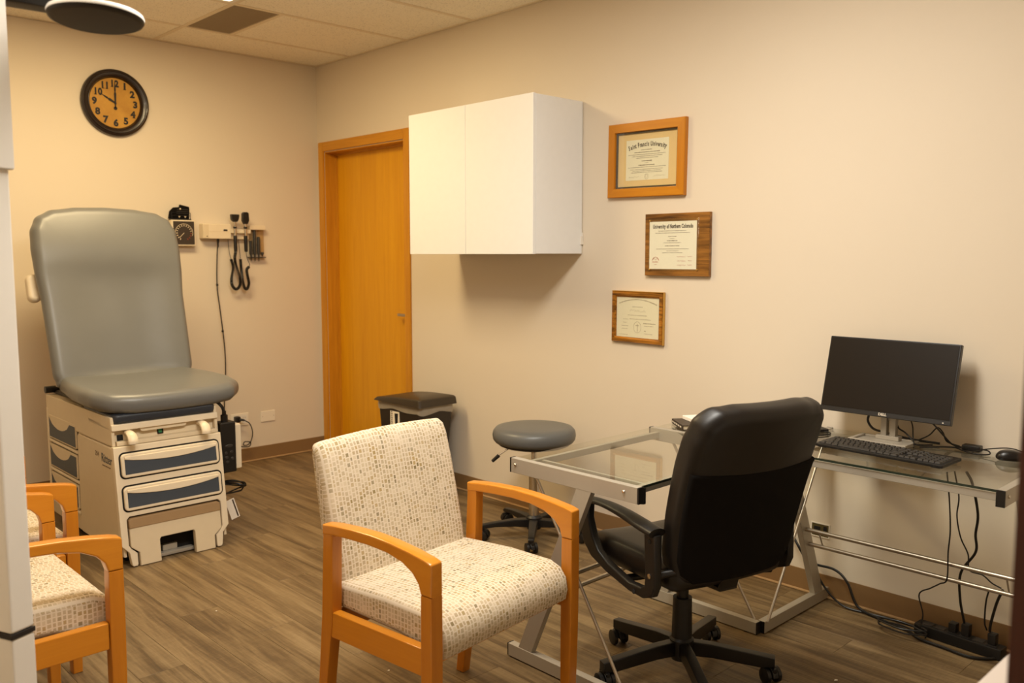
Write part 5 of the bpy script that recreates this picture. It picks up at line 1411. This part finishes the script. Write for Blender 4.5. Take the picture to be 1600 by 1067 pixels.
# ================================================================== guest armchairs
HW = 0.31                                 # half outer width
AW = 0.041
def guest_chair(label, loc, rotz, group):
    t = thing('guest_armchair', label, 'chair', loc, rotz, group)
    # seat
    prof = [(-0.22, 0.425), (-0.20, 0.405), (0.10, 0.395), (0.225, 0.365), (0.243, 0.362), (0.262, 0.372), (0.268, 0.40), (0.262, 0.438), (0.240, 0.466), (0.205, 0.480), (0.05, 0.484), (-0.12, 0.476), (-0.20, 0.470), (-0.22, 0.455)]
    b_ = nb(); puff(b_, densify(prof, 0.03), -HW + AW + 0.004, HW - AW - 0.004, 0.018, lambda u, v, tt: (tt, u, v), 0.0, 4, 3, 6, uv=True); obj('seat', b_, 'mosaic_fabric', t, sharp=75)
    # back
    def bq(s, z): return (s + 0.028 - 0.20 * (z - 0.45), z)
    fpts = [(-0.175, 0.40), (-0.165, 0.43), (-0.160, 0.52), (-0.161, 0.64), (-0.164, 0.74), (-0.170, 0.815), (-0.180, 0.843), (-0.197, 0.852), (-0.217, 0.845), (-0.227, 0.815), (-0.232, 0.60), (-0.228, 0.43), (-0.215, 0.40)]
    b_ = nb(); puff(b_, densify([bq(*q) for q in fpts], 0.03), -0.258, 0.258, 0.024, lambda u, v, tt: (tt * (1 - 0.02 * (v - 0.45)), u, v + 0.010 * (1 - (tt / 0.262) ** 2) * max(0, (v - 0.7) / 0.15)), 0.0, 4, 3, 6, uv=True); obj('backrest', b_, 'mosaic_fabric', t, sharp=75)
    for s_ in (-1, 1):
        x0, x1 = (HW - AW, HW) if s_ > 0 else (-HW, -HW + AW)
        # armrest with a downward curved front, in one piece with the front post
        top = [(-0.150, 0.650), (-0.10, 0.656), (-0.03, 0.660), (0.05, 0.661), (0.12, 0.657), (0.19, 0.649), (0.245, 0.640), (0.266, 0.634), (0.270, 0.628)]
        inner = [(0.270, 0.600), (0.224, 0.560), (0.216, 0.580), (0.196, 0.606), (0.165, 0.622), (0.11, 0.634), (0.04, 0.640), (-0.04, 0.640), (-0.10, 0.634), (-0.150, 0.624)]
        arm = top[::-1] + [top[0]][:0]
        poly = [(-0.150, 0.622), (-0.10, 0.627), (-0.04, 0.630), (0.04, 0.631), (0.11, 0.627), (0.165, 0.615), (0.202, 0.596), (0.223, 0.573), (0.231, 0.548), (0.270, 0.548)] + top[::-1]
        b_ = nb(); prism(b_, poly, lambda u, v, tt: (tt, u, v), x0, x1, 0.006, 2); obj('armrest', b_, 'honey_wood', t)
        leg = [(0.231, 0.5478), (0.229, 0.36), (0.229, 0.25), (0.232, 0.0), (0.262, 0.0), (0.268, 0.25), (0.270, 0.40), (0.270, 0.5478)]
        b_ = nb(); prism(b_, leg, lambda u, v, tt: (tt + (-s_ * 0.004 * max(0, (0.3 - v)) / 0.3), u, v), x0, x1, 0.005, 2); obj('leg', b_, 'honey_wood_leg', t)
        rear = [(-0.149, 0.636), (-0.162, 0.40), (-0.176, 0.25), (-0.205, 0.0), (-0.174, 0.0), (-0.138, 0.25), (-0.118, 0.38), (-0.114, 0.50), (-0.110, 0.620), (-0.112, 0.630)]
        b_ = nb(); prism(b_, rear[::-1], lambda u, v, tt: (tt, u, v), x0 + 0.002, x1 - 0.002, 0.005, 2); obj('leg', b_, 'honey_wood_leg', t)
        xa = (HW - AW + 0.006, HW - 0.006) if s_ > 0 else (-HW + 0.006, -HW + AW - 0.006)
        b_ = nb(); box(b_, (xa[0], -0.14, 0.335), (xa[1], 0.228, 0.408), 0.004); obj('side_rail', b_, 'honey_wood', t)
        b_ = nb(); bar(b_, (s_ * 0.20, -0.188, 0.38), (s_ * 0.20, -0.272, 0.80), 0.04, 0.022, 0.003, up=(0, 1, 0)); obj('back_upright', b_, 'honey_wood_leg', t)
    b_ = nb(); box(b_, (-HW + AW, 0.185, 0.335), (HW - AW, 0.212, 0.372), 0.004); box(b_, (-HW + AW, -0.150, 0.340), (HW - AW, -0.125, 0.398), 0.004); obj('cross_rail', b_, 'honey_wood', t)
    return t
GC = 'patterned guest armchairs'
g0 = guest_chair('patterned guest armchair with honey wood arms in the foreground, facing the camera side', (3.472, -1.735, 0), math.radians(-90 + 6.4), GC)
def place(src, label, loc, rotz):
    c = copy_tree(src); c.location = loc; c.rotation_euler = (0, 0, rotz); c['label'] = label
    MATRIX[c.name] = Matrix.Translation(Vector(loc)) @ Matrix.Rotation(rotz, 4, 'Z')
    return c
place(g0, 'patterned guest armchair at left edge, nearer one, partly hidden by white column', (2.735, -2.745, 0), math.radians(0))
place(g0, 'patterned guest armchair at left edge, farther one, next to the exam table', (2.085, -2.655, 0), math.radians(0))

# ================================================================== black office chair
oc = thing('office_chair', 'black leather swivel office chair pushed under the glass desk', 'office chair', (3.767, -0.956, 0), math.radians(75))
for k in range(5):
    a = math.radians(32 + 72 * k - 75)
    d = Vector((math.cos(a), math.sin(a), 0)); s_ = Vector((-d.y, d.x, 0))
    L = 0.285
    bm = nb(); prism(bm, [(0.025, 0.115), (0.10, 0.112), (L + 0.012, 0.088), (L + 0.012, 0.058), (L - 0.03, 0.052), (0.10, 0.066), (0.025, 0.066)], lambda u, v, t: tuple(d * u + s_ * t + Vector((0, 0, v))), -0.017, 0.017, 0.004, 2); obj('base_arm', bm, 'black_satin', oc)
    caster('caster', oc, d.x * L, d.y * L, a + 0.6 + 1.9 * k, 0.026, 0.062)
bm = nb(); lathe(bm, [(0, 0.05), (0.034, 0.05), (0.040, 0.07), (0.040, 0.118), (0.034, 0.125), (0.031, 0.26), (0, 0.26)], 24); obj('column_sleeve', bm, 'black_plastic', oc)
bm = nb(); lathe(bm, [(0, 0.255), (0.020, 0.255), (0.020, 0.345), (0, 0.345)], 20); obj('gas_piston', bm, 'black_satin', oc)
bm = nb(); box(bm, (-0.075, -0.10, 0.338), (0.075, 0.10, 0.368), 0.008); bar(bm, (0.0, -0.09, 0.355), (0.0, -0.215, 0.362), 0.07, 0.014, 0.003); bar(bm, (0, -0.208, 0.36), (0, -0.262, 0.54), 0.07, 0.012, 0.003, up=(0, 1, 0)); obj('tilt_mechanism', bm, 'black_plastic', oc)
bm = nb(); cyl(bm, (0.06, -0.05, 0.352), (0.225, -0.10, 0.348), 0.005, 8); lv = obj('tilt_lever', bm, 'black_plastic', oc)
bm = nb(); cyl(bm, (0.215, -0.097, 0.348), (0.275, -0.115, 0.345), 0.014, 12); obj('lever_knob', bm, 'black_plastic', lv)
so = densify([(-0.225, -0.20), (-0.20, -0.225), (0.20, -0.225), (0.225, -0.20), (0.245, 0.10), (0.235, 0.19), (0.19, 0.235), (0.10, 0.252), (-0.10, 0.252), (-0.19, 0.235), (-0.235, 0.19), (-0.245, 0.10)], 0.03)
bm = nb(); puff(bm, so, 0.372, 0.468, 0.038, lambda u, v, t: (u, v, t - 0.035 * max(0, (v - 0.10) / 0.15) ** 2 + 0.010 * (abs(u) / 0.24) ** 2), 0.006, 6, 7); obj('seat', bm, 'black_leather', oc, sharp=80)
# backrest leaning back
bl = math.radians(17)
BO = Vector((0, -0.205, 0.410)); bv = Vector((0, -math.sin(bl), math.cos(bl))); bnn = Vector((0, math.cos(bl), math.sin(bl)))
def oP(u, v, t):
    curve = 0.030 * (u / 0.25) ** 2 + 0.018 * math.sin(PI * min(1, v / 0.58))
    q = BO + Vector((u, 0, 0)) + bv * v + bnn * (t + curve); return tuple(q)
bo = densify([(-0.175, 0.0), (0.175, 0.0), (0.215, 0.03), (0.232, 0.08), (0.242, 0.20), (0.250, 0.38), (0.248, 0.46), (0.232, 0.525), (0.195, 0.560), (0.12, 0.572), (-0.12, 0.572), (-0.195, 0.560), (-0.232, 0.525), (-0.248, 0.46), (-0.250, 0.38), (-0.242, 0.20), (-0.232, 0.08), (-0.215, 0.03)], 0.06)
bo = [(q.x, q.y) for q in spline([(a_, b_, 0) for a_, b_ in bo], 3, True)]
bm = nb(); puff(bm, bo, -0.045, 0.045, 0.036, oP, 0.004, 6, 8); obj('backrest', bm, 'black_leather', oc, sharp=80)
rc_ = densify([(-0.165, 0.012), (0.165, 0.012), (0.205, 0.04), (0.222, 0.085), (0.232, 0.20), (0.239, 0.36), (0.239, 0.372), (-0.239, 0.372), (-0.239, 0.36), (-0.232, 0.20), (-0.222, 0.085), (-0.205, 0.04)], 0.03)
bm = nb(); puff(bm, rc_, -0.0515, -0.030, 0.008, oP, 0.003, 3, 8); obj('rear_cover', bm, 'black_fabric', oc, sharp=80, label='matt black fabric rear panel')
bm = nb(); tube(bm, [Vector(oP(0.246 * math.sin(q), 0.372, -0.046 * math.cos(q) ** 0.3 if math.cos(q) > 0.02 else -0.01)) for q in [-1.45 + 2.9 * k / 24 for k in range(25)]], 0.002, 6); obj('seam', bm, 'black_fabric', oc)
for s_ in (-1, 1):
    X = s_ * 0.268
    # loop arm: pad, front strut, lower bar and rear mount
    padp = spline([(X, 0.235, 0.546), (X, 0.205, 0.568), (X, 0.15, 0.586), (X, 0.06, 0.594), (X, -0.04, 0.590), (X, -0.14, 0.578), (X, -0.20, 0.572)], 5)
    bm = nb(); rad = [0.012 + 0.010 * min(1, i / 8) + 0.008 * min(1, max(0, (i - 14) / 10)) for i in range(len(padp))]
    tube(bm, padp, 0.02, 14, radii=rad)
    zc = {round(p_.y, 4): p_.z for p_ in padp}
    for v in bm.verts:
        near = min(padp, key=lambda p_: abs(p_.y - v.co.y)); v.co.z = near.z + (v.co.z - near.z) * 0.5
    obj('arm_pad', bm, 'black_plastic', oc, sharp=60)
    bm = nb()
    poly = [(0.140, 0.580), (0.215, 0.562), (0.196, 0.50), (0.168, 0.44), (0.125, 0.405), (0.04, 0.380), (-0.08, 0.360), (-0.15, 0.360), (-0.195, 0.378), (-0.210, 0.41), (-0.208, 0.566), (-0.152, 0.566), (-0.160, 0.44), (-0.158, 0.405), (-0.140, 0.392), (-0.08, 0.388), (0.03, 0.412), (0.085, 0.436), (0.118, 0.475), (0.142, 0.53)]
    prism(bm, poly, lambda u, v, t: (X + t, u, v), -0.014, 0.014, 0.007, 3); lo_ = obj('arm_loop', bm, 'black_plastic', oc)
    for u, v in ((-0.182, 0.545), (-0.184, 0.44), (-0.11, 0.369)):
        b_ = nb(); lathe(b_, [(0, 0), (0.008, 0), (0.008, 0.0015), (0, 0.002)], 12, basis((X + s_ * 0.0141, u, v), (0, s_, 0), (0, 0, 1))); obj('bolt', b_, 'gap_dark' if v != 0.44 else 'chrome', lo_)
    bm = nb(); cyl(bm, (X - s_ * 0.012, 0.0, 0.366), (s_ * 0.08, 0.0, 0.355), 0.012, 10); obj('arm_bracket', bm, 'black_plastic', oc); bm = nb(); cyl(bm, (X - s_ * 0.012, -0.19, 0.44), (s_ * 0.20, -0.215, 0.45), 0.012, 10); obj('arm_bracket', bm, 'black_plastic', oc)

# ================================================================== height measuring column at the left edge
hm = thing('height_gauge', 'tall white measuring column at the left edge with a dark-faced round headpiece', 'height gauge', (3.53, -2.83, 0))
HM = Matrix.Translation((3.5155, -2.8515, 0)) @ Matrix.Rotation(math.radians(23), 4, 'Z')
def hbox(lo, hi, bev): return box(nb(), lo, hi, bev, 2, HM)
W_ = 0.0255
obj('lower_tube', hbox((-W_ - 0.0004, -W_ - 0.0004, 0.03), (W_ + 0.0004, W_ + 0.0004, 0.637), 0.006), 'white_enamel', hm, world=True)
obj('joint_band', hbox((-W_ - 0.0008, -W_ - 0.0008, 0.6372), (W_ + 0.0008, W_ + 0.0008, 0.6476), 0.001), 'clock_black', hm, world=True)
obj('column_tube', hbox((-W_, -W_, 0.6478), (W_, W_, 2.02), 0.006), 'white_enamel', hm, world=True)
obj('sliding_sleeve', hbox((-W_ - 0.006, -W_ - 0.006, 1.540), (W_ + 0.007, W_ + 0.007, 2.06), 0.004), 'white_enamel', hm, world=True)
obj('base_plate', box(nb(), (3.36, -3.10, 0.0), (3.74, -2.74, 0.03), 0.01, 2), 'white_enamel', hm, world=True)
hd_c = Vector((3.605, -2.675, 1.826))
HDM = Matrix.Translation(hd_c) @ Matrix.Rotation(math.radians(-4), 4, rgt)
bm = nb(); lathe(bm, [(0, 0.002), (0.083, 0.002), (0.0855, 0.004), (0.086, 0.008), (0.084, 0.012), (0.074, 0.015), (0, 0.016)], 56, HDM); hd_ = obj('headpiece', bm, 'white_enamel', hm, world=True)
bm = nb(); lathe(bm, [(0, -0.004), (0.076, -0.004), (0.083, -0.001), (0.0855, 0.0035), (0, 0.0035)], 56, HDM); obj('dark_face', bm, 'face_dark', hd_, world=True, label='dark round underside')
bm = nb(); bar(bm, hd_c + Vector((0.0, 0.0, 0.012)), Vector((3.565, -2.80, 1.98)), 0.030, 0.016, 0.004); obj('head_arm', bm, 'white_enamel', hm, world=True)
bm = nb(); bar(bm, Vector((3.505, -2.81, 1.882)), Vector((3.520, -2.70, 1.880)), 0.05, 0.062, 0.005); obj('head_bracket', bm, 'black_plastic', hm, world=True)

# ================================================================== white counter beside the open door, and bits on the floor
wt = thing('white_counter', 'white counter corner at the bottom right edge beside the dark door', 'counter', (5.25, -1.60, 0))
bm = nb(); box(bm, (4.975, -2.02, 0.725), (5.60, -1.10, 0.752), 0.004); obj('counter_top', bm, 'counter_white', wt, world=True)
bm = nb(); box(bm, (5.02, -2.00, 0.07), (5.58, -1.12, 0.7248), 0.003); obj('counter_body', bm, 'white_laminate', wt, world=True)
bm = nb(); box(bm, (5.04, -1.98, 0.001), (5.56, -1.14, 0.07)); obj('plinth', bm, 'gap_dark', wt, world=True)
for k, (x, y, s_, a, lb) in enumerate(((2.91, -1.577, 0.008, 0.3, 'largest white paper scrap on the floor left of foreground armchair'), (3.088, -1.655, 0.004, 1.0, 'tiny white crumb on the floor below the largest paper scrap'),
                                       (2.222, -1.851, 0.004, 0.2, 'tiny white crumb on the floor in front of exam table step'), (4.15, -0.64, 0.006, 0.7, 'white paper scrap on the floor right of the office chair'))):
    b_ = nb(); prism(b_, [(-s_, -s_ * 0.5), (s_ * 0.8, -s_ * 0.7), (s_, s_ * 0.4), (-s_ * 0.3, s_ * 0.8)], lambda u, v, t: (u * math.cos(a) - v * math.sin(a), u * math.sin(a) + v * math.cos(a), t + 0.12 * u), 0.0012, 0.0022)
    o_ = obj('paper_scrap', b_, 'paper_white'); o_.location = (x, y, 0.0); tag(o_, lb, 'paper scrap', 'paper scraps on the floor')
